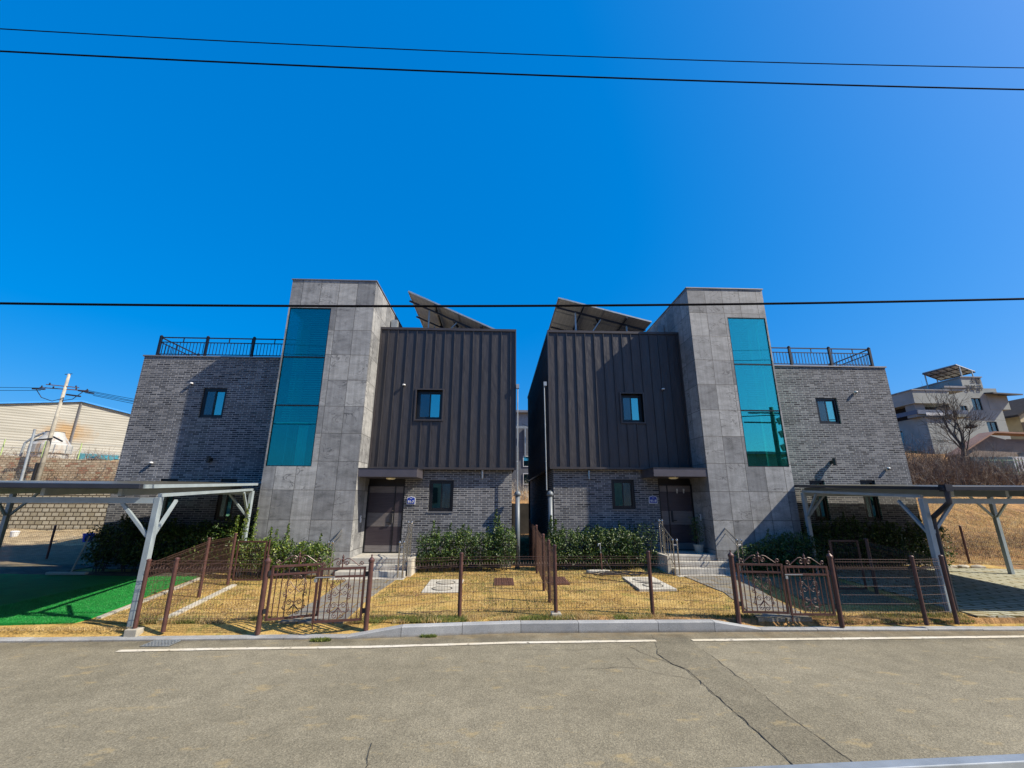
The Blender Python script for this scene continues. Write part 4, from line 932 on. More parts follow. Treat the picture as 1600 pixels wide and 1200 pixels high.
def hedge(label, x0, x1, y0, y1, top, n, seed, mat='leaf', sprigs=(), low=.32, size=.055, loc=None):
    r = np.random.default_rng(seed); t = empty('hedge', ((x0+x1)/2, (y0+y1)/2, .15), label, 'hedge', 'evergreen hedges against the house walls')
    k = int((x1-x0)/.42)+1; cx = np.linspace(x0+.2, x1-.2, k) + r.normal(0, .05, k); ctop = np.array([top(x) for x in cx]) + r.normal(0, .07, k)
    C = []; Nn = []
    wts = r.random(k)+.6; wts /= wts.sum(); who = r.choice(k, n, p=wts)
    ym = (y0+y1)/2; ry = (y1-y0)/2
    a_ = r.uniform(0, 2*math.pi, n); cz = r.uniform(-1, 1, n); sr = np.sqrt(1-cz**2); rad = r.random(n)**.28
    lump = 1 + .16*np.sin(a_*3+who*1.7)*np.cos(cz*4+who)
    hz = (ctop[who]-low)/2; mz = (ctop[who]+low)/2
    # superellipsoid bushes: boxier than balls
    sq = lambda q: np.sign(q)*np.abs(q)**.72
    X = cx[who] + sq(sr*np.cos(a_))*rad*.34*lump; Y = ym + sq(sr*np.sin(a_))*rad*ry*lump; Z = mz + sq(cz)*rad*hz*lump
    C.append(np.stack([X, Y, Z], 1)); Nn.append(np.stack([sr*np.cos(a_), sr*np.sin(a_), cz*.8+.4], 1))
    sprigs = list(sprigs) + [(float(r.uniform(x0+.2, x1-.2)), float(r.uniform(y0+.15, y1-.2)), None, .35) for _ in range(int((x1-x0)*2.2))]
    sprigs = [(a1, a2, (top(a1)+float(r.uniform(.06, .24)) if a3 is None else a3), a4) for a1, a2, a3, a4 in sprigs]
    n_cut = int(n*.84); C[0] = C[0][:n_cut]; Nn[0] = Nn[0][:n_cut]
    for sx, sy, sz, sw in sprigs:
        m_ = int(170*sw); f = r.random(m_); b0 = top(sx)-.25
        C.append(np.stack([sx+r.normal(0, .055*(1.15-f), m_)+.05*f, sy+r.normal(0, .05*(1.15-f), m_), b0+(sz-b0)*f], 1)); Nn.append(np.stack([r.normal(0,1,m_), r.normal(0,1,m_), np.full(m_, .6)], 1))
    C = np.concatenate(C); Nn = np.concatenate(Nn); C[:,1] = np.minimum(C[:,1], 14.10)
    leaf_mesh('foliage', C, Nn, size, M[mat], t, .7, .55, seed)
    mb = MB()
    for i, x in enumerate(cx):
        for q in range(4):
            bx, by = x+r.normal(0, .05), ym+r.normal(0, .07); tx, ty = x+r.normal(0, .16), ym+r.normal(0, .15)
            mb.tube([(bx, by, .08), ((bx+tx)/2+r.normal(0,.03), (by+ty)/2, (low+ctop[i])*.35), (tx, ty, ctop[i]*.82)], [.014, .010, .004], 5, False)
    for sx, sy, sz, sw in sprigs: mb.tube([(sx, sy, .5), (sx+.03, sy, sz-.05)], [.009, .003], 5, False)
    mb.build('stem', M['bark'], t)
wob = lambda b, s, a=.07: (lambda x: b + a*math.sin(x*2.3+s) + a*.7*math.sin(x*5.1+s*2))
hedge('sunlit hedge under the ground floor window of the left house', -2.25, .50, 13.2, 13.98, lambda x: 1.27+.16*max(0, x+.6)+.06*math.sin(x*4), 15000, 1, sprigs=[(-.05,13.5,1.95,1),(.05,13.6,1.75,.7),(-1.9,13.4,1.6,.8)])
hedge('sun-toned yellow green hedge with tall shoots in front of the left stone tower', -7.05, -4.62, 12.25, 12.85, lambda x: 1.20 - .08*(x+7) + .05*math.sin(x*5), 11000, 2, 'leaf_sun', sprigs=[(-6.9,12.5,2.05,1.3),(-6.65,12.5,1.95,1.2),(-7.1,12.4,1.75,1),(-5.75,12.5,1.55,.9),(-6.2,12.5,1.45,.8)])
hedge('deeply shaded hedge behind the left carport', -11.75, -7.3, 13.15, 13.95, wob(1.55, .5), 17000, 3, size=.065)
hedge('hedge under the ground floor window of the right house, sunlit at its left end', 1.55, 4.75, 13.2, 13.95, lambda x: 1.30+.04*math.sin(x*4)+.04*(x-1.5), 16000, 4, sprigs=[(1.62,13.5,1.75,1.4),(1.75,13.4,1.65,1.2)])
hedge('low hedge beside the right steps, lit in front of the right stone tower', 6.95, 9.05, 12.2, 12.85, lambda x: 1.02+.19*(x-7)+.05*math.sin(x*6), 11000, 5)
hedge('deeply shaded hedge behind the right carport', 9.15, 13.9, 13.15, 13.95, wob(1.55, 1.5), 16000, 6, sprigs=[(13.7,13.4,1.5,1.2)], size=.065)

# grass blades --------------------------------------------------------------
def blades(name, X, Y, Z, h, mat, seed, wdt=.004, lean=.55, kind='stuff'):
    if name != 'weed_tuft': kk = Y > KY(X)+.20; off = np.clip((KY(X)+.42-Y)/.2, 0, 1)*.06*(X > 2.5); Z = Z - off; X, Y, Z = X[kk], Y[kk], Z[kk]
    r = np.random.default_rng(seed); n = len(X); a_ = r.uniform(0, 2*math.pi, n); b = r.uniform(0, 2*math.pi, n); ln = lean*(.3+r.random(n)); hh = h*(.45+1.0*r.random(n))
    ux, uy = np.cos(a_)*wdt*(.6+.8*r.random(n)), np.sin(a_)*wdt; tx, ty = np.cos(b)*hh*ln, np.sin(b)*hh*ln
    V = np.stack([np.stack([X-ux, Y-uy, Z-.004], 1), np.stack([X+ux, Y+uy, Z-.004], 1), np.stack([X+tx, Y+ty, Z+hh*np.clip(1.05-ln*.5, .3, 1)], 1)], 1).reshape(-1, 3)
    org = np.array([X.mean(), Y.mean(), Z.min()]); me = bpy.data.meshes.new(name)
    me.vertices.add(len(V)); me.vertices.foreach_set('co', (V-org).astype(np.float32).ravel())
    me.loops.add(len(V)); me.loops.foreach_set('vertex_index', np.arange(len(V), dtype=np.int32)); me.polygons.add(n)
    me.polygons.foreach_set('loop_start', np.arange(0, 3*n, 3, dtype=np.int32)); me.polygons.foreach_set('loop_total', np.full(n, 3, dtype=np.int32)); me.update(); me.materials.append(mat)
    o = bpy.data.objects.new(name, me); COL.objects.link(o); o.location = org; WORLD[o.name] = org; o['kind'] = kind; return o
def in_rects(X, Y, rects):
    k = np.zeros(len(X), bool)
    for x0, x1, y0, y1 in rects: k |= (X > x0) & (X < x1) & (Y > y0) & (Y < y1)
    return k
bare = [(-3.78,-2.58,8.2,12.3), (4.95,5.75,8.3,9.4), (5.1,6.1,9.4,10.8), (5.2,6.7,10.8,12.3), (-1.7,-.82,10.6,12.2), (3.35,4.2,10.58,12.2), (-.02,.52,11.35,12.4), (1.35,1.85,11.35,12.4), (-4.5,-2.3,12.2,14.2), (4.8,6.9,12.2,14.2), (8.9,20,8,13.6)]
def scatter(n, x0, x1, y0, y1, seed, excl=bare):
    r = np.random.default_rng(seed); X = r.uniform(x0, x1, n); Y = r.uniform(y0, y1, n); k = ~in_rects(X, Y, excl)
    return X[k], Y[k]
def clump(X, Y, sc, th, seed=0):
    v = np.array([noise.noise(Vector((x*sc, y*sc, seed))) for x, y in zip(X, Y)]); return v > th
def keep_lawn(X, Y): return (X > -7.05-(Y-8.3)*.19) 
X, Y = scatter(170000, -7.9, 8.9, 8.3, 13.4, 11); k = keep_lawn(X, Y); X, Y = X[k], Y[k]; k = ~clump(X, Y, 1.5, .22, 21) | (rng.random(len(X)) < .25); X, Y = X[k], Y[k]
blades('dry_grass', X, Y, gy(X, Y)+.012, .032, M['straw'], 12, .0045, .9)
X, Y = scatter(60000, -7.9, 8.9, 8.3, 13.4, 13); k = keep_lawn(X, Y); X, Y = X[k], Y[k]; k = clump(X, Y, .9, .12, 5) | (clump(X, Y, 3.5, .28, 9)) | ((Y > 11.9) & clump(X, Y, 2, -.15, 2)); k &= ~((X > 6.1) & (Y > 8.9)); X, Y = X[k], Y[k]
blades('green_grass', X, Y, gy(X, Y)+.012, .04, M['green_blade'], 14, .0045, .7)
X, Y = scatter(26000, -6.2, 8.8, 8.22, 8.62, 15); k = clump(X, Y, 2.2, .0, 3); X, Y = X[k], Y[k]
blades('dry_grass', X, Y, gy(X, Y)+.01, .075, M['straw'], 16, .0042, .7)
X, Y = scatter(26000, -6.2, 8.8, 8.24, 8.60, 17); k = clump(X, Y, 1.6, -.02, 8); X, Y = X[k], Y[k]
blades('green_grass', X, Y, gy(X, Y)+.01, .065, M['green_blade'], 18, .0045, .7)
X, Y = scatter(16000, -14, -6.0, 7.98, 8.35, 19, []); k = Y < 8.3; blades('dry_grass', X[k], Y[k], .11+0*X[k], .035, M['straw'], 20, .0045, .9)
X, Y = scatter(90000, -9.6, -7.05, 8.22, 12.7, 21, []); k = X < -7.12-(Y-8.3)*.19; X, Y = X[k], Y[k]
blades('turf_grass', X, Y, gy(X, Y)+.033, .022, M['turf_blade'], 22, .0032, .6)
X, Y = scatter(1500, -2.95, -2.55, 7.70, 7.82, 23, []); k = np.hypot((X+2.8)/.16, (Y-7.76)/.05) < 1; blades('weed_tuft', X[k], Y[k], 0*X[k], .05, M['green_blade'], 24, .007, .8)
X, Y = scatter(1200, -1.3, -.9, 7.90, 8.0, 25, []); k = np.hypot((X+1.1)/.14, (Y-7.94)/.04) < 1; blades('weed_tuft', X[k], Y[k], 0*X[k], .045, M['green_blade'], 26, .007, .8)
# rough dead grass on the orange slope and by the left wall
X, Y = scatter(90000, 12.0, 27, 14.2, 26, 27, []); k = (X > 14.2) | (Y < 20); X, Y = X[k & (X/Y > .85)], Y[k & (X/Y > .85)]
Zt = H(X, Y) + np.where(Y > 15.4, .16, 0)*np.array([noise.noise(Vector((a_*.55, b_*.55, 0))) + .4*noise.noise(Vector((a_*1.7, b_*1.7, 3))) for a_, b_ in zip(X, Y)])
blades('slope_grass', X, Y, Zt-.01, .10, M['straw'], 28, .008, 1.1)
r = np.random.default_rng(31)
X, Y = scatter(6000, -6, 8.6, 8.3, 13.2, 33); k = clump(X, Y, 1.3, .05, 11); X, Y = X[k][:1400], Y[k][:1400]
dl = leaf_mesh('fallen_leaves', np.stack([X, Y, gy(X, Y)+.03], 1), np.tile([0, 0, 1.0], (len(X), 1)), .035, M['dry_leaf'], None, .5, .6, 34); dl['kind'] = 'stuff'

# ------------------------------------------------------------------ things in the yards
def slab(label, x0, x1, x2, x3, y0, y1, g, circ=True):
    t = empty('manhole_slab', ((x0+x1)/2, (y0+y1)/2, g), label, 'manhole cover', 'concrete manhole slabs')
    pts = [(x0,y0),(x1,y0),(x3,y1),(x2,y1)]; mb = MB(); mb.add([(x,y,g) for x,y in pts]+[(x,y,g-.08) for x,y in pts], [(0,1,2,3),(0,4,5,1),(1,5,6,2),(2,6,7,3),(3,7,4,0)]); mb.build('slab', M['concrete_pale'], t, fixn=True, bevel=.008)
    if circ:
        xc, yc = (x0+x1+x2+x3)/4, (y0+y1)/2
        for q in (-.40, .36):
            rg = MB(); n = 30
            for k in range(n):
                a_, b_ = 2*math.pi*k/n, 2*math.pi*(k+1)/n
                for (ra, rb_) in ((.22, .245),): rg.add([(xc+ra*math.cos(a_), yc+q+ra*math.sin(a_), g+.004), (xc+rb_*math.cos(a_), yc+q+rb_*math.sin(a_), g+.004), (xc+rb_*math.cos(b_), yc+q+rb_*math.sin(b_), g+.004), (xc+ra*math.cos(b_), yc+q+ra*math.sin(b_), g+.004)], [(0,1,2,3)])
            rg.build('lid_joint', M['black'], t)
            MB().lathe((xc, yc+q, g-.02), [(.20, 0), (.20, .027), (.18, .030)], 24).build('lid', M['concrete'], t)
slab('pale concrete slab with two round lids in the left yard grass', -1.68, -.82, -1.70, -.83, 10.6, 12.18, .175)
slab('pale concrete slab with round lids in the right yard grass', 3.32, 4.20, 3.38, 4.22, 10.58, 12.18, .235)
for x, g, lb in ((.22, .17, 'rusty brown iron cover in the left yard grass'), (1.60, .20, 'rusty brown iron cover in the right yard beside the dividing fence')):
    t = empty('iron_cover', (x, 11.85, g), lb, 'iron cover', 'rusty square iron covers')
    mb = MB().box(x-.25, x+.25, 11.38, 12.36, g-.06, g+.012)
    for i in range(7):
        for j in range(12): mb.box(x-.20+i*.06, x-.17+i*.06, 11.44+j*.075, 11.47+j*.075, g+.013, g+.018)
    mb.build('cover_plate', M['rust'], t)
o = MB().add([(2.95+.31*math.cos(k*math.pi/12)+.04*math.sin(k*2.1), 13.05+.16*math.sin(k*math.pi/12), .30 if False else .265) for k in range(24)] + [(2.95+.33*math.cos(k*math.pi/12)+.04*math.sin(k*2.1), 13.05+.18*math.sin(k*math.pi/12), .19) for k in range(24)], [tuple(range(24))]+[(k, k+24, (k+1)%24+24, (k+1)%24) for k in range(24)]).build('stepping_stone', M['concrete_pale'], fixn=True)
tag(o, 'flat pale oval stone at the foot of the right house hedge', 'stone')
t = empty('garden_tap', (3.05, 13.1, .2), 'thin garden standpipe with a hose in front of the right house hedge', 'tap')
MB().tube([(3.07,13.12,.12),(3.05,13.12,.72)], .022, 8).build('standpipe', M['rust'], t); MB().tube([(3.05,13.12,.72),(3.05,13.12,.99)], .014, 8).tube([(3.05,13.12,.97),(2.98,13.06,.98),(2.97,13.05,.93)], .014, 8).build('tap_spout', M['galv'], t)
pts = [(2.98,13.05,.93),(3.12,13.0,.60),(3.30,12.9,.28),(3.7,12.6,.235)]
for k in range(70):
    a_ = k*.33; rr = .42+.10*math.sin(k*.7); pts.append((3.35+1.35*rr*math.cos(a_)+.25*math.sin(k*.11), 12.55+.95*rr*math.sin(a_)*.62, .235+.012*(k % 5)))
pts += [(4.1,12.9,.24),(4.6,12.8,.24),(4.9,12.4,.24)]
o = MB().tube(pts, .011, 6).build('garden_hose', M['black']); tag(o, 'loose dark garden hose tangled on the right yard grass', 'hose')
o = MB().tube([(2.35,12.35,.215),(2.7,12.0,.21),(3.2,11.6,.215),(3.7,11.25,.245),(4.05,11.2,.245)], .010, 6).build('garden_hose', M['black']); tag(o, 'thin dark pipe lying over the pale slab in the right yard', 'hose')
t = empty('plant_pot', (6.14, 13.55, .70), 'grey pot with a leafy shrub on the landing beside the right front door', 'potted plant')
MB().lathe((6.14, 13.5, .66), [(.10,0),(.14,.22),(.15,.26),(.13,.26),(.12,.20)], 16).build('pot', M['concrete'], t)
rr = np.random.default_rng(5); n = 500; C = np.stack([6.14+rr.normal(0,.10,n), 13.5+rr.normal(0,.09,n), 1.0+rr.random(n)*.72], 1); leaf_mesh('foliage', C, rr.normal(0,1,(n,3)), .045, M['leaf'], t, .5, .5, 6)
mb = MB()
for k in range(5): mb.tube([(6.14, 13.5, .9), (6.14+rr.normal(0,.08), 13.5+rr.normal(0,.06), 1.6)], [.008,.003], 5, False)
mb.build('stem', M['bark'], t)
# broom, buckets behind the left carport
t = empty('push_broom', (-11.6, 13.0, .2), 'wooden push broom leaning on the shaded hedge behind the left carport', 'broom')
MB().tube([(-11.5,12.85,.24),(-11.55,13.2,1.15)], .018, 8).build('broom_handle', M['concrete_pale'], t); MB().box(-12.1,-11.05,12.78,12.88,.20,.26).build('broom_head', M['concrete_pale'], t, bevel=.01)
t = empty('bucket', (-17.9, 20.3, .5), 'blue plastic bucket on the sand by the left retaining wall', 'bucket'); a = N('blue_plastic'); a.setb(Base_Color=(.015,.05,.42,1), Roughness=.4); M['blue'] = a.m
gz = float(H(-17.9, 20.4)); MB().lathe((-17.9, 20.4, gz-.05), [(.15,0),(.20,.34),(.215,.345),(.215,.37),(.18,.37),(.14,.04)], 18).build('bucket_body', M['blue'], t, smooth=False)
o = MB().lathe((-22.4, 21.7, float(H(-22.4,21.7))-.05), [(.12,0),(.16,.20),(.17,.24),(.12,.28),(.03,.29)], 14).build('white_tub', M['white']); tag(o, 'white tub standing at the foot of the left retaining wall', 'tub')
sheet('bank_shade_sheet', np.arange(-26, -12.4, .4), np.arange(14.9, 19.4, .4), lambda X, Y: Hn(X, Y)+.035, M['soil_shade'])  # added sheet, the house shadow on the sand put into its colour
# rubble and stones in the right driveway
r = np.random.default_rng(41)
def stone_lump(x, y, z, s, mat, name='stone', parent=None):
    mb = MB(); n = 9; m_ = 6; ph = r.random(3)*6
    prof = []
    for i in range(1, m_):
        th = math.pi*i/m_
        for j in range(n):
            a_ = 2*math.pi*j/n; q = 1+.22*math.sin(3*a_+ph[0])*math.sin(th)+.15*math.cos(2*a_+ph[1]+i)
            prof.append((x+s[0]*math.sin(th)*math.cos(a_)*q, y+s[1]*math.sin(th)*math.sin(a_)*q, z+s[2]*math.cos(th)))
    mb.v = prof + [(x, y, z+s[2]), (x, y, z-s[2])]; k = len(prof)
    for i in range(m_-2):
        for j in range(n): mb.f.append((i*n+j, (i+1)*n+j, (i+1)*n+(j+1)%n, i*n+(j+1)%n))
    for j in range(n): mb.f.append((k, j, (j+1)%n)); mb.f.append((k+1, (m_-2)*n+(j+1)%n, (m_-2)*n+j))
    return mb.build(name, mat, parent)
t = empty('edging_stones', (13.7, 13.4, .25), 'row of rough pale edging stones at the back of the right driveway', 'stones')
for i in range(6): stone_lump(12.75+i*.42, 13.60+r.normal(0,.05), .27, (.21,.09,.065), M['concrete'], 'edging_stone', t)
for i, (x, y, s) in enumerate([(-17.4,23.2,.2),(-23.5,22.9,.25)]):
    pass
# ------------------------------------------------------------------ guard rail by the photographer
t = empty('guard_rail', (3.0, 2.1, .5), 'galvanised guard rail in the bottom right corner at the near side of the road', 'railing')
d0_, d1_ = Vector((-6, 1.67, 0)), Vector((14, 2.90, 0))
def rl_(f, z): v = Vector((.87, 2.055, 0)).lerp(Vector((2.30, 2.125, 0)), f); return Vector((v.x, v.y, z))
MB().bar(rl_(-3, 1.112), rl_(12, 1.112), .055, .042).build('rail_bar', M['galv'], t, bevel=.004)
for f in (-2.9, -1.5, .80, 3.2, 5.6, 8): p_ = rl_(f, 0); MB().bar((p_.x, p_.y, .5), (p_.x, p_.y, 1.09), .036).build('rail_post', M['frame'], t)

# ------------------------------------------------------------------ overhead cables
def cable(name, ys, zs3, xs3, r_, label):
    c = np.polyfit(xs3, zs3, 2); pts = [(x, ys, float(np.polyval(c, x))) for x in np.linspace(-32, 34, 90)]
    o = MB().tube(pts, r_, 6).build(name, M['wire'], smooth=True); tag(o, label, 'cable', 'overhead cables along the street'); return o
cable('overhead_cable', 5.5, [9.649, 9.544, 9.686], [-8.28, .16, 9.31], .0085, 'thinnest overhead cable, topmost across the sky')
cable('overhead_cable', 5.5, [9.170, 9.092, 9.182], [-8.13, .16, 9.14], .013, 'second overhead cable from the top, across the upper sky')
cable('overhead_cable', 7.0, [5.427, 5.570, 5.927], [-8.60, .23, 9.95], .021, 'thick black overhead cable crossing in front of both stair towers')
# ------------------------------------------------------------------ left background
def wallbox(name, x0, x1, y0, y1, z0f, z1f, mat, label, cat='wall'):
    mb = MB(); k = 24; vs = []; 
    for i in range(k+1):
        x = x0+(x1-x0)*i/k; vs += [(x, y0, z0f(x)), (x, y0+.02*(z1f(x)-z0f(x)), z1f(x)), (x, y1, z1f(x)), (x, y1, z0f(x))]
    fs = [(4*i+a_, 4*(i+1)+a_, 4*(i+1)+(a_+1)%4, 4*i+(a_+1)%4) for i in range(k) for a_ in range(4)] + [(0,1,2,3)[::-1], (4*k, 4*k+1, 4*k+2, 4*k+3)]
    o = MB().add(vs, fs).build(name, mat, fixn=True); tag(o, label, cat, 'block retaining walls'); return o
wallbox('retaining_wall', -70, -11.6, 23.85, 24.6, lambda x: .2, lambda x: 2.42, M['block_low'], 'cream keyed block retaining wall, the lower one behind the left carport')
wallbox('retaining_wall', -70, -11.6, 25.25, 25.9, lambda x: 2.1, lambda x: float(np.interp(x, [-70,-28.6,-22,-11], [4.9,4.52,4.22,3.9])), M['block_high'], 'reddish cream block retaining wall, the upper one below the warehouse')
# slim fence on the wall
t = empty('boundary_fence', (-26, 25.7, 4.4), 'thin yellow green post and wire fence on top of the left retaining wall', 'fence')
M['lime'] = plain('lime_paint', (.45,.58,.22), .6); tp_ = lambda x: float(np.interp(x, [-70,-28.6,-22,-11], [4.9,4.52,4.22,3.9]))
for x in (-33.5,-31,-28.5,-26.2,-24.15,-21.3,-18.5): MB().tube([(x, 25.6, tp_(x)-.1), (x, 25.6, tp_(x)+.95)], .028, 8).build('fence_post', M['lime'], t)
mb = MB()
for h_ in (.1, .5, .9): mb.tube([(-45, 25.6, tp_(-45)+h_), (-28.6, 25.6, tp_(-28.6)+h_), (-22, 25.6, tp_(-22)+h_), (-13, 25.6, tp_(-13)+h_)], .008, 5)
mb.build('fence_wire', M['galv'], t)
# warehouse
a = N('corrugated_cream'); p = a.pos(); xyz = a.sep(p)
mpz = a.n('ShaderNodeMapping'); a.l(p, mpz.inputs[0]); mpz.inputs['Scale'].default_value = (.2,.2,1.0)
n1 = a.noise(mpz.outputs[0], 1.2, 4); wv = a.math('SINE', a.math('MULTIPLY', xyz[2], 6.283/.30)); seam = a.ramp(a.math('FRACT', a.math('MULTIPLY', xyz[2], 1/1.05)), (0, .74), (.06, 1.0), (1, 1.0))
c = a.ramp(n1, (.3, (.37,.36,.31)), (.7, (.48,.465,.41)))
dx = a.math('DIVIDE', a.math('ADD', xyz[0], 51.2), 1.9); dz_ = a.math('DIVIDE', a.math('SUBTRACT', xyz[2], 9.6), 1.9)
rad_ = a.math('ADD', a.math('SQRT', a.math('ADD', a.math('POWER', dx, 2), a.math('POWER', dz_, 2))), a.math('MULTIPLY', a.math('SUBTRACT', a.noise(p, .8, 4), .5), 1.4))
c = a.mix(a.ramp(rad_, (.25, .75), (.95, 0.0)), c, (.42,.24,.075))
c = a.mix(1.0, c, seam, 'MULTIPLY'); a.color(c); a.setb(Roughness=.6, Specular_IOR_Level=.3); a.bump(wv, .35, .04); M['corr'] = a.m
M['blue_roof'] = plain('blue_roof', (.04,.30,.80), .5, .1, .1, 2)
t = empty('warehouse', (-53, 54, 5), 'cream corrugated warehouse with a blue roof edge and a rust stain, behind the left wall', 'warehouse')
A0 = Vector((-95, 6.1+0, 0)); dirw = Vector((7.6, 8.0, 0)).normalized()
Wp = lambda s_: Vector((-50.9, 52.5, 0)) + dirw*s_      # s measured from the ridge
prof = [(-34, 6.4), (0, 13.5), (6.6, 12.35), (6.6+4, 11.6)]
back = Vector((-dirw.y, dirw.x, 0))*40
mb = MB(); fr_ = [Wp(s_) + Vector((0,0,z)) for s_, z in prof]; bt = [Wp(s_) + Vector((0,0,3.5)) for s_, z in prof]
for i in range(3): mb.quad(bt[i], bt[i+1], fr_[i+1], fr_[i])
mb.quad(bt[3], bt[3]+back, fr_[3]+back, fr_[3]); mb.build('warehouse_wall', M['corr'], t)
mb = MB(); fo = -back.normalized()*.35
for i in range(3):
    a_, b_ = fr_[i]+fo, fr_[i+1]+fo; u = Vector((0,0,.16)); mb.add([a_, b_, b_+back, a_+back, a_+u, b_+u, b_+back+u, a_+back+u], [(0,3,2,1),(4,5,6,7),(0,1,5,4),(1,2,6,5),(2,3,7,6),(3,0,4,7)])
mb.build('warehouse_roof', M['blue_roof'], t)
fo2 = -back.normalized()*.10
MB().bar(Wp(0)+fo2+Vector((0,0,4)), Wp(0)+fo2+Vector((0,0,13.3)), .16).build('drain_pipe', M['coping'], t)
q0, q1 = Wp(1.0)+fo2, Wp(4.6)+fo2
mb = MB(); mb.bar(q0+Vector((0,0,6.9)), q1+Vector((0,0,6.9)), .06, 1.0); wn0 = mb.build('window', M['glass'], t)
mb = MB()
for k in range(7): p_ = q0.lerp(q1, k/6)+fo2*.6; mb.bar(p_+Vector((0,0,6.4)), p_+Vector((0,0,7.4)), .07)
for z in (6.4, 7.4): mb.bar(q0+fo2*.6+Vector((0,0,z)), q1+fo2*.6+Vector((0,0,z)), .08)
mb.build('window_frame', M['galv'], wn0)
# cooling tower
a = N('white_rusted'); p = a.pos(); a.color(a.mix(a.ramp(a.noise(a.coord('Object', scale=(1,1,.25)), 2.0, 5), (.52, 0.0), (.68, .7)), (.48,.48,.45), (.30,.18,.09))); a.setb(Roughness=.6); M['whiterust'] = a.m
t = empty('cooling_tower', (-40.4, 40, 5.3), 'round white rust streaked cooling tower in front of the warehouse', 'cooling tower')
MB().lathe((-40.35, 40, 5.0), [(1.2,0),(1.2,1.0),(1.36,1.05),(1.36,1.75),(1.2,1.95),(.75,2.6),(.62,2.95),(.68,3.0)], 28).build('tower_shell', M['whiterust'], t, smooth=False)
MB().tube([(-42.4,39.6,5.2),(-42.3,39.6,6.9),(-41.9,39.7,7.4),(-41.1,39.8,7.9)], .09, 8).build('tower_pipe', M['galv'], t)
mb = MB()
for k in range(10): an = k*.628; mb.tube([(-40.35+1.38*math.cos(an), 40+1.38*math.sin(an), 6.0), (-40.35+1.38*math.cos(an), 40+1.38*math.sin(an), 6.8)], .03, 5)
mb.build('tower_rib', M['galv'], t)
for i, (x, y, z, s, mt, lb) in enumerate([(-24.6, 27.6, 4.55, .55, 'blue2', 'turquoise tarpaulin heap on the terrace below the warehouse window')]):
    a = N('turquoise_tarp'); a.setb(Base_Color=(.015,.17,.22,1), Roughness=.6); M['blue2'] = a.m
    o = stone_lump(x, y, z, (.8,.35,.20), M['blue2'], 'tarpaulin_heap'); tag(o, lb, 'tarpaulin')
def tangle(name, X, Y, Zb, n, hgt, spread, mats, seed, label=None, cat=None, kind='stuff', r0=.012, wisps=True):
    """dry brush: many thin bent twigs growing from a patch of ground, as one object"""
    r = np.random.default_rng(seed); V = []; F = []
    for i in range(n):
        x = r.uniform(*X); y = r.uniform(*Y); z = Zb(x, y); a_ = r.uniform(0, 2*math.pi); ln = hgt*(.4+.9*r.random()); d = np.array([math.cos(a_)*spread*r.random(), math.sin(a_)*spread*r.random(), 1.0]); d /= np.linalg.norm(d)
        p0 = np.array([x, y, z]); bend = r.normal(0, .28, 3); segs = 4; ps = [p0]
        for k in range(segs): d = d + bend*.5 + r.normal(0, .12, 3); d /= np.linalg.norm(d); ps.append(ps[-1] + d*ln/segs)
        perp = np.cross(d, r.normal(0, 1, 3)); perp /= np.linalg.norm(perp); b = len(V)
        for k, q in enumerate(ps): w_ = r0*(1-k/(segs+.5)); V.append(q-perp*w_); V.append(q+perp*w_)
        for k in range(segs): F.append((b+2*k, b+2*k+1, b+2*k+3, b+2*k+2))
        for q_ in range(2):
            k = r.integers(1, segs+1); q = ps[k]; e = q + (d+r.normal(0, .6, 3))*ln*.28; b = len(V); V += [q-perp*r0*.5, q+perp*r0*.5, e]; F.append((b, b+1, b+2))
    mb = MB(); mb.v = [tuple(v_) for v_ in V]; mb.f = F; o = mb.build(name, mats); o['kind'] = kind
    return o
tangle('dry_brush', (-33, -27.5), (26.5, 28.5), lambda x, y: float(H(x, y)), 260, .6, .9, M['twig'], 51, r0=.02)
tangle('dry_brush', (-26, -20.5), (26.2, 27.4), lambda x, y: float(H(x, y)), 180, .7, .9, M['twig'], 52, r0=.012)
tangle('dry_vine', (-25.2, -20.8), (25.0, 25.2), lambda x, y: 2.35+1.2*random.random(), 260, .8, 1.6, M['twig'], 53, r0=.010)
tangle('dry_vine', (-31, -26), (25.0, 25.2), lambda x, y: 2.35+1.2*random.random(), 300, .8, 1.6, M['twig_pale'], 54, r0=.010)
# poles
t = empty('utility_pole', (-25.2, 24.75, 2.3), 'concrete utility pole with crossarms on the ledge of the left retaining wall', 'pole')
MB().tube([(-25.22, 24.78, 2.2), (-25.16, 24.78, 9.2)], [.125, .065], 16).build('pole_shaft', M['concrete'], t, smooth=True)
mb = MB(); mb.bar((-26.3, 24.5, 8.30), (-24.1, 25.1, 8.28), .045).bar((-25.9, 24.4, 8.46), (-24.6, 25.0, 8.44), .04); arm = mb.build('crossarm', M['rust'], t)
for x, y, z in ((-26.2,24.5,8.30),(-25.7,24.65,8.30),(-24.7,24.95,8.3),(-24.2,25.1,8.28),(-25.75,24.45,8.46),(-24.75,24.95,8.44)): MB().lathe((x, y, z), [(.02,-.02),(.04,.03),(.028,.05),(.045,.08),(.015,.12)], 8).build('insulator', M['black'], arm)
for x0, x1, z0, z1 in ((-26.9,-26.2,8.27,8.25),(-24.3,-23.4,8.2,8.05),(-24.9,-24.1,7.95,7.85),(-25.0,-25.9,5.4,5.3),(-24.95,-24.4,5.5,5.25)): MB().tube([(x0,24.7,z0),(x1,24.7,z1)], .045, 8).build('insulator', M['black'], arm)
MB().tube([(-26.6,24.6,8.25),(-26.2,24.65,7.75),(-25.6,24.7,7.55),(-25.1,24.7,7.7)], .02, 5).tube([(-24.2,24.9,8.2),(-24.6,24.8,7.7),(-25.1,24.75,7.6)], .02, 5).tube([(-25.4,24.78,9.18),(-25.0,24.78,9.22)], .02, 6).build('jumper_cable', M['black'], t)
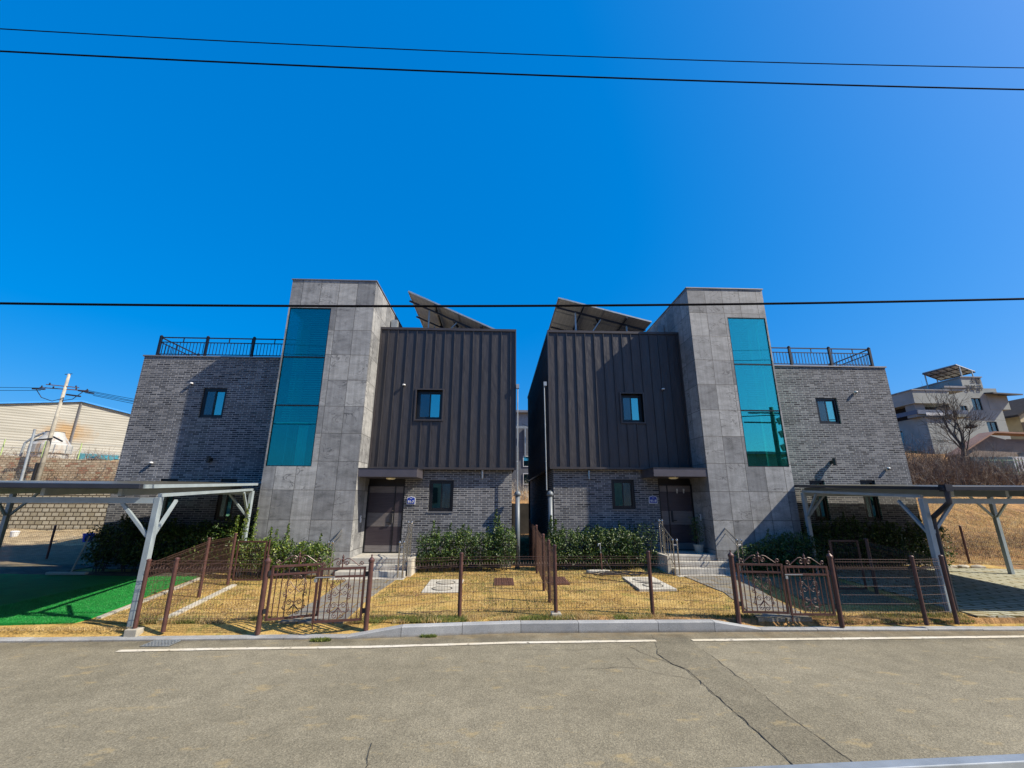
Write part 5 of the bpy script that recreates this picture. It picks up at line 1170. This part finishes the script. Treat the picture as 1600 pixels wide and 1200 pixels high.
MB().box(-25.40,-25.30,24.6,24.9,2.2,4.05).build('pole_sleeve', M['black'], t)
for (p_, q_, lb) in (((-23.5,24.8,8.1), (-8,30,6.6), 'lower'), ((-24.2,25.0,8.3), (-8,30,7.0), 'upper')):
    mb = MB(); 
    for dz_ in (0, .16): mb.tube([tuple(Vector(p_).lerp(Vector(q_), f) + Vector((0,0,-.7*4*f*(1-f)*.5 - dz_))) for f in np.linspace(0, 1, 12)], .014, 5)
    o = mb.build('distant_cable', M['wire']); tag(o, lb + ' pair of thin cables running right from the crossarms of the left utility pole', 'cable')
mb = MB()
for z, z2 in ((8.3, 7.9), (8.15, 7.6)): mb.tube([(-26.3,24.6,z), (-36,23,z2), (-60,20,z2+.3)], .014, 5)
o = mb.build('distant_cable', M['wire']); tag(o, 'thin cables running out of the picture left of the utility pole', 'cable')
t = empty('lamp_pole', (-25.9, 24.4, 2.3), 'thin bare galvanised pole just left of the concrete utility pole', 'pole'); MB().tube([(-25.75,24.5,2.2),(-25.86,24.5,5.85)], [.07,.055], 10).build('pole_shaft', M['galv'], t); MB().lathe((-25.86,24.5,5.84), [(.065,0),(.07,.03),(.03,.06)], 10).build('pole_cap', M['galv'], t)

# ------------------------------------------------------------------ building seen in the gap between the houses
t = empty('apartment_building', (4, 46, 3), 'dark stone apartment block glimpsed through the gap between the two houses', 'building')
M['dark_stone'] = brick('dark_stone', (.07,.07,.08), (.10,.11,.13), (.14,.15,.17), (.19,.20,.22), .9, 1.4, .02, 0)
wins = [(2.75,3.85,4.2,5.55),(2.75,3.85,7.0,8.2)]
MB().wall('y', 45, -3, 12, 1.5, 9.6, [], .1).wall('x', -3, 45, 60, 1.5, 9.6).wall('x', 12, 45, 60, 1.5, 9.6).build('building_wall', M['dark_stone'], t)
MB().box(-3.1,12.1,45.3,60,9.6,11.3).build('upper_floor', plain('pale_grey_panel', (.30,.33,.36), .6), t); MB().box(-3.3,12.3,44.8,60.2,11.3,11.55).build('roof_slab', M['coping'], t)
for i, z0 in enumerate((3.75, 5.55)):
    f = MB().box(2.72,3.95,44.93,45.0,z0,z0+.06).box(2.72,3.95,44.93,45.0,z0+1.05,z0+1.11).box(2.72,2.78,44.93,45,z0+.06,z0+1.05).box(3.30,3.36,44.93,45,z0+.06,z0+1.05).box(3.89,3.95,44.93,45,z0+.06,z0+1.05).build('window', M['white'], t)
    MB().box(2.78,3.89,44.965,44.98,z0+.06,z0+1.05).build('window_pane', M['glass'], f)
MB().box(2.9,3.0,44.8,44.95,6.7,9.6).build('vent_duct', M['galv'], t); MB().bar((2.6,44.6,10.0),(4.4,44.4,9.2),.10,.04).build('awning_bar', M['frame'], t)
o = MB().box(-2.5, 6, 26.0, 26.3, 0, 2.0).build('garden_wall', plain('dark_rubble', (.05,.045,.04), .95, 0, .4, 2)); tag(o, 'low dark wall far behind the gap between the two houses', 'wall')
tangle('dry_brush', (0, 6), (38, 43.5), lambda x, y: float(H(x, y))-.1, 500, 1.3, .9, M['twig_pale'], 56, r0=.02)
# ------------------------------------------------------------------ right background
M['stucco'] = plain('grey_stucco', (.355,.385,.37), .9, 0, .14, .9, .3, 12); M['stucco_d'] = plain('grey_stucco_b', (.28,.30,.295), .9, 0, .12, .9)
M['dim0'] = plain('blue_grey_band', (.10,.13,.20), .5)
t = empty('rendered_villa', (50, 47, 7), 'grey rendered three storey building with lettered roof block on the right hill', 'building')
g0 = 5.0
mb = MB(); mb.wall('y', 45, 50.8, 56.9, g0, 14.75, [(53.6,54.7,12.2,13.6),(54.6,55.8,9.45,10.9),(52.05,52.85,11.9,12.7)], .2)
mb.wall('x', 50.8, 45, 58, g0, 14.75).wall('x', 56.9, 45, 58, g0, 14.75, out=1).quad((50.8,45,14.75),(56.9,45,14.75),(56.9,58,14.75),(50.8,58,14.75)); mb.build('main_wall', M['stucco'], t)
MB().box(50.65,53.2,44.85,46,14.75,14.95).build('roof_coping', M['coping'], t)
MB().box(53.0,55.4,44.96,53,14.76,16.0).build('roof_block', M['stucco'], t); MB().box(52.9,55.5,44.86,53.1,16.0,16.12).build('block_coping', M['coping'], t)
for (x0, x1, z0, z1) in ((53.6,54.7,12.2,13.6),(54.6,55.8,9.45,10.9),(52.05,52.85,11.9,12.7)):
    f = MB().box(x0,x0+.07,45.08,45.16,z0,z1).box(x1-.07,x1,45.08,45.16,z0,z1).box(x0+.07,x1-.07,45.08,45.16,z0,z0+.07).box(x0+.07,x1-.07,45.08,45.16,z1-.07,z1).box((x0+x1)/2-.04,(x0+x1)/2+.04,45.08,45.16,z0+.07,z1-.07).build('window', M['frame'], t)
    MB().box(x0+.07,x1-.07,45.12,45.13,z0+.07,z1-.07).build('window_pane', M['screen'], f); MB().box(x0,x1,45.5,45.52,z0,z1).build('window_backing', M['room'], f)
text_mesh('경복궁', .7, M['black'], 'roof_lettering', t, (54.2, 44.92, 14.72), 2.05, .008, .01); text_mesh('소빌', .5, M['black'], 'roof_lettering', t, (54.65, 44.92, 15.58), 1.15, .008, .01)
# balcony wing
mb = MB(); mb.wall('y', 43, 44.8, 48.9, 12.45, 13.85); mb.wall('x', 44.8, 43, 56, 12.45, 13.85).quad((44.8,43,12.45),(48.9,43,12.45),(48.9,56,12.45),(44.8,56,12.45)).quad((44.8,43,13.85),(50.8,43,13.85),(50.8,56,13.85),(44.8,56,13.85)).wall('x', 48.9, 43, 46, 12.45, 13.85, out=1); mb.build('balcony_parapet', M['stucco'], t)
MB().box(44.7,49,42.9,56,13.86,13.98).build('parapet_coping', M['coping'], t)
MB().box(46.0,50.75,44.9,55,11.02,12.44).build('recess_shade_box', M['room'], t); MB().box(45.0,46.1,43.3,44.4,11.02,12.44).build('balcony_column', M['stucco_d'], t); MB().box(45.0,50.6,43.12,43.18,11.3,11.75).box(44.95,45.0,43.2,55,11.3,11.75).build('balcony_railing', M['dim0'], t)  # dark box fills the balcony recess, its shade put into the colour
mb = MB(); mb.wall('y', 43, 45.6, 48.6, g0-1, 11.0); mb.wall('x', 45.6, 43, 56, g0-1, 11.0, [(46.0,49.2,8.3,9.9)], .2).wall('x', 48.6, 43, 46, g0-1, 11.0, out=1).quad((45.6,43,11),(50.8,43,11),(50.8,56,11),(45.6,56,11)); mb.build('lower_wall', M['stucco'], t)
MB().box(45.3,48.7,42.8,43.0,10.85,11.05).build('floor_band', M['black'], t); MB().box(45.5,47.6,42.75,42.79,11.06,11.36).build('awning_box', M['white'], t)
f = MB().box(45.72,45.80,46.0,49.2,8.3,8.4).box(45.72,45.8,46.0,49.2,9.8,9.9).box(45.72,45.8,46.0,46.1,8.4,9.8).box(45.72,45.8,47.5,47.6,8.4,9.8).box(45.72,45.8,49.1,49.2,8.4,9.8).build('window', M['frame'], t); MB().box(45.81,45.82,46.0,49.2,8.3,9.9).build('window_pane', M['screen'], f); MB().box(46.2,46.22,46,49.2,8.3,9.9).build('window_backing', M['room'], f)
MB().add([(55.2,44.0,13.9),(58.6,44.0,13.75),(58.9,47,14.3),(55.6,47,14.5),(55.2,44.0,14.05),(58.6,44.0,13.9),(58.9,47,14.45),(55.6,47,14.65)], [(0,3,2,1),(4,5,6,7),(0,1,5,4),(1,2,6,5),(2,3,7,6),(3,0,4,7)]).build('tiled_eave', plain('dark_tile', (.06,.06,.07), .6), t)
MB().box(55.5,57.9,44.97,58,12.3,13.9).build('upper_annex', M['stucco'], t)
# solar canopy on the roof (four corners)
c4 = [Vector((47.5,44.0,15.75)), Vector((57.0,48.5,18.7)), Vector((58.4,47.8,17.6)), Vector((50.1,44.5,15.2))]
c4 = [Vector((51.9,48.0,17.35)), Vector((53.2,45.2,17.6)), Vector((57.6,47.1,17.4)), Vector((57.0,50.7,17.35))]
mb = MB(); u = Vector((0,0,.10)); mb.add(c4+[v_+u for v_ in c4], [(0,3,2,1),(4,5,6,7),(0,1,5,4),(1,2,6,5),(2,3,7,6),(3,0,4,7)]); cp = empty('solar_canopy', (53, 46.5, 15), 'solar canopy on legs over the roof of the grey rendered building', 'solar panels')
mb.build('panel_sheet', M['pv'], cp, fixn=True); mb = MB()
for f in np.linspace(0, 1, 6): mb.bar(c4[0].lerp(c4[1], f)-u*.5, c4[3].lerp(c4[2], f)-u*.5, .08)
for f in np.linspace(0, 1, 4): mb.bar(c4[0].lerp(c4[3], f)-u*.5, c4[1].lerp(c4[2], f)-u*.5, .09)
mb.build('panel_frame', M['carport_dark'], cp)
for p_ in (c4[0].lerp(c4[3], .12), c4[0].lerp(c4[3], .8), c4[1].lerp(c4[2], .15), c4[1].lerp(c4[2], .8)): MB().bar((p_.x, p_.y, 14.8), p_, .10).build('canopy_leg', M['carport_steel'], cp)
# gabled hut and its glazed front
t = empty('gabled_hut', (38, 31, 3.7), 'low brown gabled hut with glazed lean-to and white slats on the right hillside', 'hut')
M['hutwall'] = plain('brown_render', (.30,.235,.19), .9, 0, .15, 2); M['hutroof'] = plain('reddish_roof', (.36,.20,.14), .8, 0, .15, 3)
pk = Vector((36.4, 30, 7.12)); lf = Vector((33.3, 30, 5.45)); rt_ = Vector((41.5, 30, 5.6))
MB().add([(33.6,30.1,3.3),(41.3,30.1,3.3),(41.3,30.1,5.7),(36.4,30.1,7.0),(33.6,30.1,5.6)], [(0,1,2,3,4)]).add([(33.6,30.1,3.3),(33.6,30.8,3.3),(33.6,30.8,5.6),(33.6,30.1,5.6)], [(0,1,2,3)]).build('hut_wall', M['hutwall'], t)
mb = MB(); u = Vector((0,0,.10)); bk = Vector((0,.7,0))
for a_, b_ in ((lf, pk), (pk, Vector((45.5, 30, 6.85)))): fo = Vector((0,-.35,0)); mb.add([a_+fo,b_+fo,b_+bk,a_+bk,a_+fo+u,b_+fo+u,b_+bk+u,a_+bk+u], [(0,3,2,1),(4,5,6,7),(0,1,5,4),(1,2,6,5),(2,3,7,6),(3,0,4,7)])
mb.build('hut_roof', M['hutroof'], t, fixn=True)
MB().box(38,46,30.3,30.4,3.3,6.75).build('hut_side', M['hutwall'], t)
a = N('dim_green_glass'); a.setb(Base_Color=(.02,.06,.08,1), Roughness=.15); M['dim'] = a.m
MB().box(33.5,36.6,29.2,30.0,3.6,5.3).build('glazed_porch', M['dim'], t); MB().box(36.6,42.0,29.6,30.0,3.6,5.0).build('dark_doorway', M['frame'], t)
mb = MB()
for k in range(11): mb.box(36.65+k*.24, 36.77+k*.24, 29.45, 29.5, 3.7 if k % 2 else 3.9, 5.35)
mb.box(36.6,39.2,29.46,29.52,5.3,5.36); mb.build('white_slat', M['white'], t)
MB().box(38.0,38.5,29.5,29.95,5.35,5.7).build('wall_box', M['concrete_pale'], t)
t = empty('roadside_wall', (38, 28, 3), 'dark concrete wall with a thin green fence in front of the gabled hut', 'wall')
MB().box(33.0,48,27.8,28.1,1.5,3.98).build('wall_body', plain('dark_concrete', (.07,.07,.075), .95, 0, .3, 2), t)
M['green'] = plain('green_paint', (.08,.30,.12), .6); mb = MB()
for k in range(14): mb.tube([(33.2+k*.95,27.9,3.95),(33.2+k*.95,27.9,5.0)], .022, 6)
for z in (4.1,4.95): mb.tube([(33,27.9,z),(47,27.9,z)], .015, 5)
mb.build('green_fence', M['green'], t)
# farther house at the right edge
t = empty('gabled_house', (64, 50, 7), 'cream gabled house cut by the right edge of the picture', 'house'); M['cream'] = plain('cream_render', (.62,.52,.33), .8, 0, .1, 2)
MB().add([(62.3,48,5),(75,48,5),(75,48,12.6),(66.5,48,14.6),(62.6,48,12.4)], [(0,1,2,3,4)]).add([(62.3,48,5),(62.3,58,5),(62.6,58,12.4),(62.6,48,12.4)], [(0,1,2,3)]).build('house_wall', M['cream'], t)
mb = MB(); u = Vector((0,0,.25))
for a_, b_ in ((Vector((61.6,47.3,12.0)), Vector((66.5,47.3,14.7))), (Vector((66.5,47.3,14.7)), Vector((76,47.3,12.3)))): bk = Vector((0,11,0)); mb.add([a_,b_,b_+bk,a_+bk,a_+u,b_+u,b_+bk+u,a_+bk+u], [(0,3,2,1),(4,5,6,7),(0,1,5,4),(1,2,6,5),(2,3,7,6),(3,0,4,7)])
mb.build('house_roof', plain('dark_roof_tile', (.07,.065,.065), .95, 0, .2, 3, spec=.05), t, fixn=True); MB().box(62.4,70,46.5,47.9,10.3,11.4).build('house_balcony', M['hutwall'], t); MB().box(62.8,66,47.6,47.98,7.5,10.2).build('dark_opening', M['frame'], t)
# bare tree
def bare_tree(x, y, z, h_, label, seed):
    r = random.Random(seed); t = empty('bare_tree', (x, y, z), label, 'tree'); tr = MB(); br = MB()
    def grow(mb, p, d, ln, rad, depth):
        pts = [p]; q = p; dd = d; n = 4
        for k in range(n):
            dd = (dd + Vector((r.gauss(0,.15), r.gauss(0,.15), r.gauss(.04,.10)))).normalized(); q = q + dd*ln/n; pts.append(q)
        mb.tube(pts, [max(.006, rad*(1-.55*k/n)) for k in range(n+1)], 5 if rad > .03 else 3, False)
        if depth == 0: return
        for k in range(r.choice((4,5)) if depth > 1 else 5):
            f = r.uniform(.3, 1.0); i = min(n-1, int(f*n)); pp = pts[i].lerp(pts[i+1], f*n-i); a_ = r.uniform(0, 2*math.pi); sp = r.uniform(.4, .95)
            side = dd.cross(Vector((math.cos(a_), math.sin(a_), .3))).normalized(); nd = (dd + side*sp + Vector((0,0,.12))).normalized()
            grow(br, pp, nd, ln*r.uniform(.55, .8), rad*.42, depth-1)
    grow(tr, Vector((0,0,0))+Vector((x,y,z)), Vector((.03,0,1)), h_*.40, .21, 0)
    top = Vector(tr.v[-1])
    for k, (ax, sp, ln, rd) in enumerate([(2.9,.55,.42,.085),(.2,.5,.40,.08),(1.5,.3,.44,.07),(3.6,1.0,.34,.06),(5.9,.95,.32,.055),(4.6,.4,.36,.06)]):
        grow(br, top-Vector((0,0,.1+.14*k)), Vector((math.cos(ax)*sp, math.sin(ax)*sp, 1)).normalized(), h_*ln*.72, rd, 3)
    tr.build('trunk', M['bark'], t, smooth=True); br.build('branches', M['bark'], t)
    return t
tz = float(H(31.2, 27.6)); bare_tree(31.2, 27.6, tz-.2, 7.0, 'leafless tree with a bird nest in front of the grey rendered building', 4)
C = np.random.default_rng(3).normal(0, 1, (420, 3)); C /= np.linalg.norm(C, axis=1)[:, None]; C = C*.28*np.random.default_rng(4).random((420,1))**.3 + np.array([32.0, 27.4, 7.25])
o = tangle('bird_nest', (31.8, 32.25), (27.2, 27.6), lambda x, y: 7.05, 160, .38, 2.2, M['bark'], 57, kind='x', r0=.02); del o['kind']; tag(o, 'twiggy bird nest in the leafless tree on the right', 'nest')
tangle('brush_thicket', (23.5, 32.8), (25.3, 27.6), lambda x, y: float(H(x, y))-.1, 2600, 1.9, 1.1, M['twig'], 58, r0=.013)
tangle('brush_thicket', (24, 33), (27.5, 31), lambda x, y: float(H(x, y))-.1, 1700, 2.3, 1.0, M['twig'], 59, r0=.015)
tangle('brush_thicket', (24, 34), (25.0, 28), lambda x, y: float(H(x, y))-.1, 700, 2.0, .9, M['twig_pale'], 60, r0=.010)
tangle('brush_thicket', (31, 40), (26.5, 27.7), lambda x, y: float(H(x, y))-.1, 600, 1.2, 1.0, M['bark'], 61, r0=.012)
o = MB().add([(16.7,17.6,.95),(17.9,17.3,.9),(18.5,17.7,.98),(17.6,18.1,1.08)], [(0,1,2,3)])
for k, (x, y, s) in enumerate([(17.4,17.3,.22)]):
    o = stone_lump(x, y, float(H(x, y))+.03, (s, s*.6, s*.4), M['concrete'], 'boulder')
    tag(o, ['larger grey rubble lump at the foot of the orange slope', 'smaller grey rubble lump near the right edge at the slope foot'][k], 'rock')
tangle('slope_weeds', (14.2, 24), (15.2, 18.2), lambda x, y: float(H(x, y))-.05, 3800, .34, 1.6, M['twig'], 71, r0=.006)
tangle('slope_weeds', (15, 27), (16.5, 25), lambda x, y: float(H(x, y))-.05, 3600, .38, 1.2, M['straw'], 72, r0=.007)
tangle('slope_weeds', (15, 27), (17, 25.5), lambda x, y: float(H(x, y))-.05, 900, .5, 1.3, M['twig'], 73, r0=.007)
# ------------------------------------------------------------------ street side opposite (behind the photographer, seen mirrored in the glass)
t = empty('utility_pole', (22.9, -8, .5), 'concrete utility pole across the street, mirrored in the right tall window', 'pole')
MB().tube([(22.9,-8,.4),(22.9,-8,9.8)], [.21,.16], 14).build('pole_shaft', M['bark'], t, smooth=True); MB().bar((20.9,-8,9.3),(23.8,-8,9.3),.11).bar((20.4,-8,8.5),(23.2,-8,8.5),.10).build('crossarm', M['rust'], t)
for k in range(5): MB().tube([(23.35,-8,8.9-1.1*k),(23.55,-8,8.4-1.1*k)], .20, 8).build('pole_fitting', M['galv'], t)
for i, (x0, x1, z) in enumerate([(-60,-22,5.2),(-18,16,6.0),(20,64,7.6)]):
    t = empty('workshop', ((x0+x1)/2, -26, .5), ['low grey workshop across the street, behind the left half', 'low grey workshop across the street, behind the photographer', 'longest low workshop across the street, mirrored in the right tall window'][i], 'building')
    MB().box(x0, x1, -38, -24, .3, z).build('workshop_wall', M['hutwall'], t); MB().box(x0-.4, x1+.4, -38.4, -23.6, z, z+.3).build('workshop_roof', M['coping'], t)
    mb = MB()
    for k in range(int((x1-x0)/6)): mb.box(x0+2+k*6, x0+5+k*6, -23.99, -23.9, 1.8, 3.6)
    mb.build('window_band', M['frame'], t)
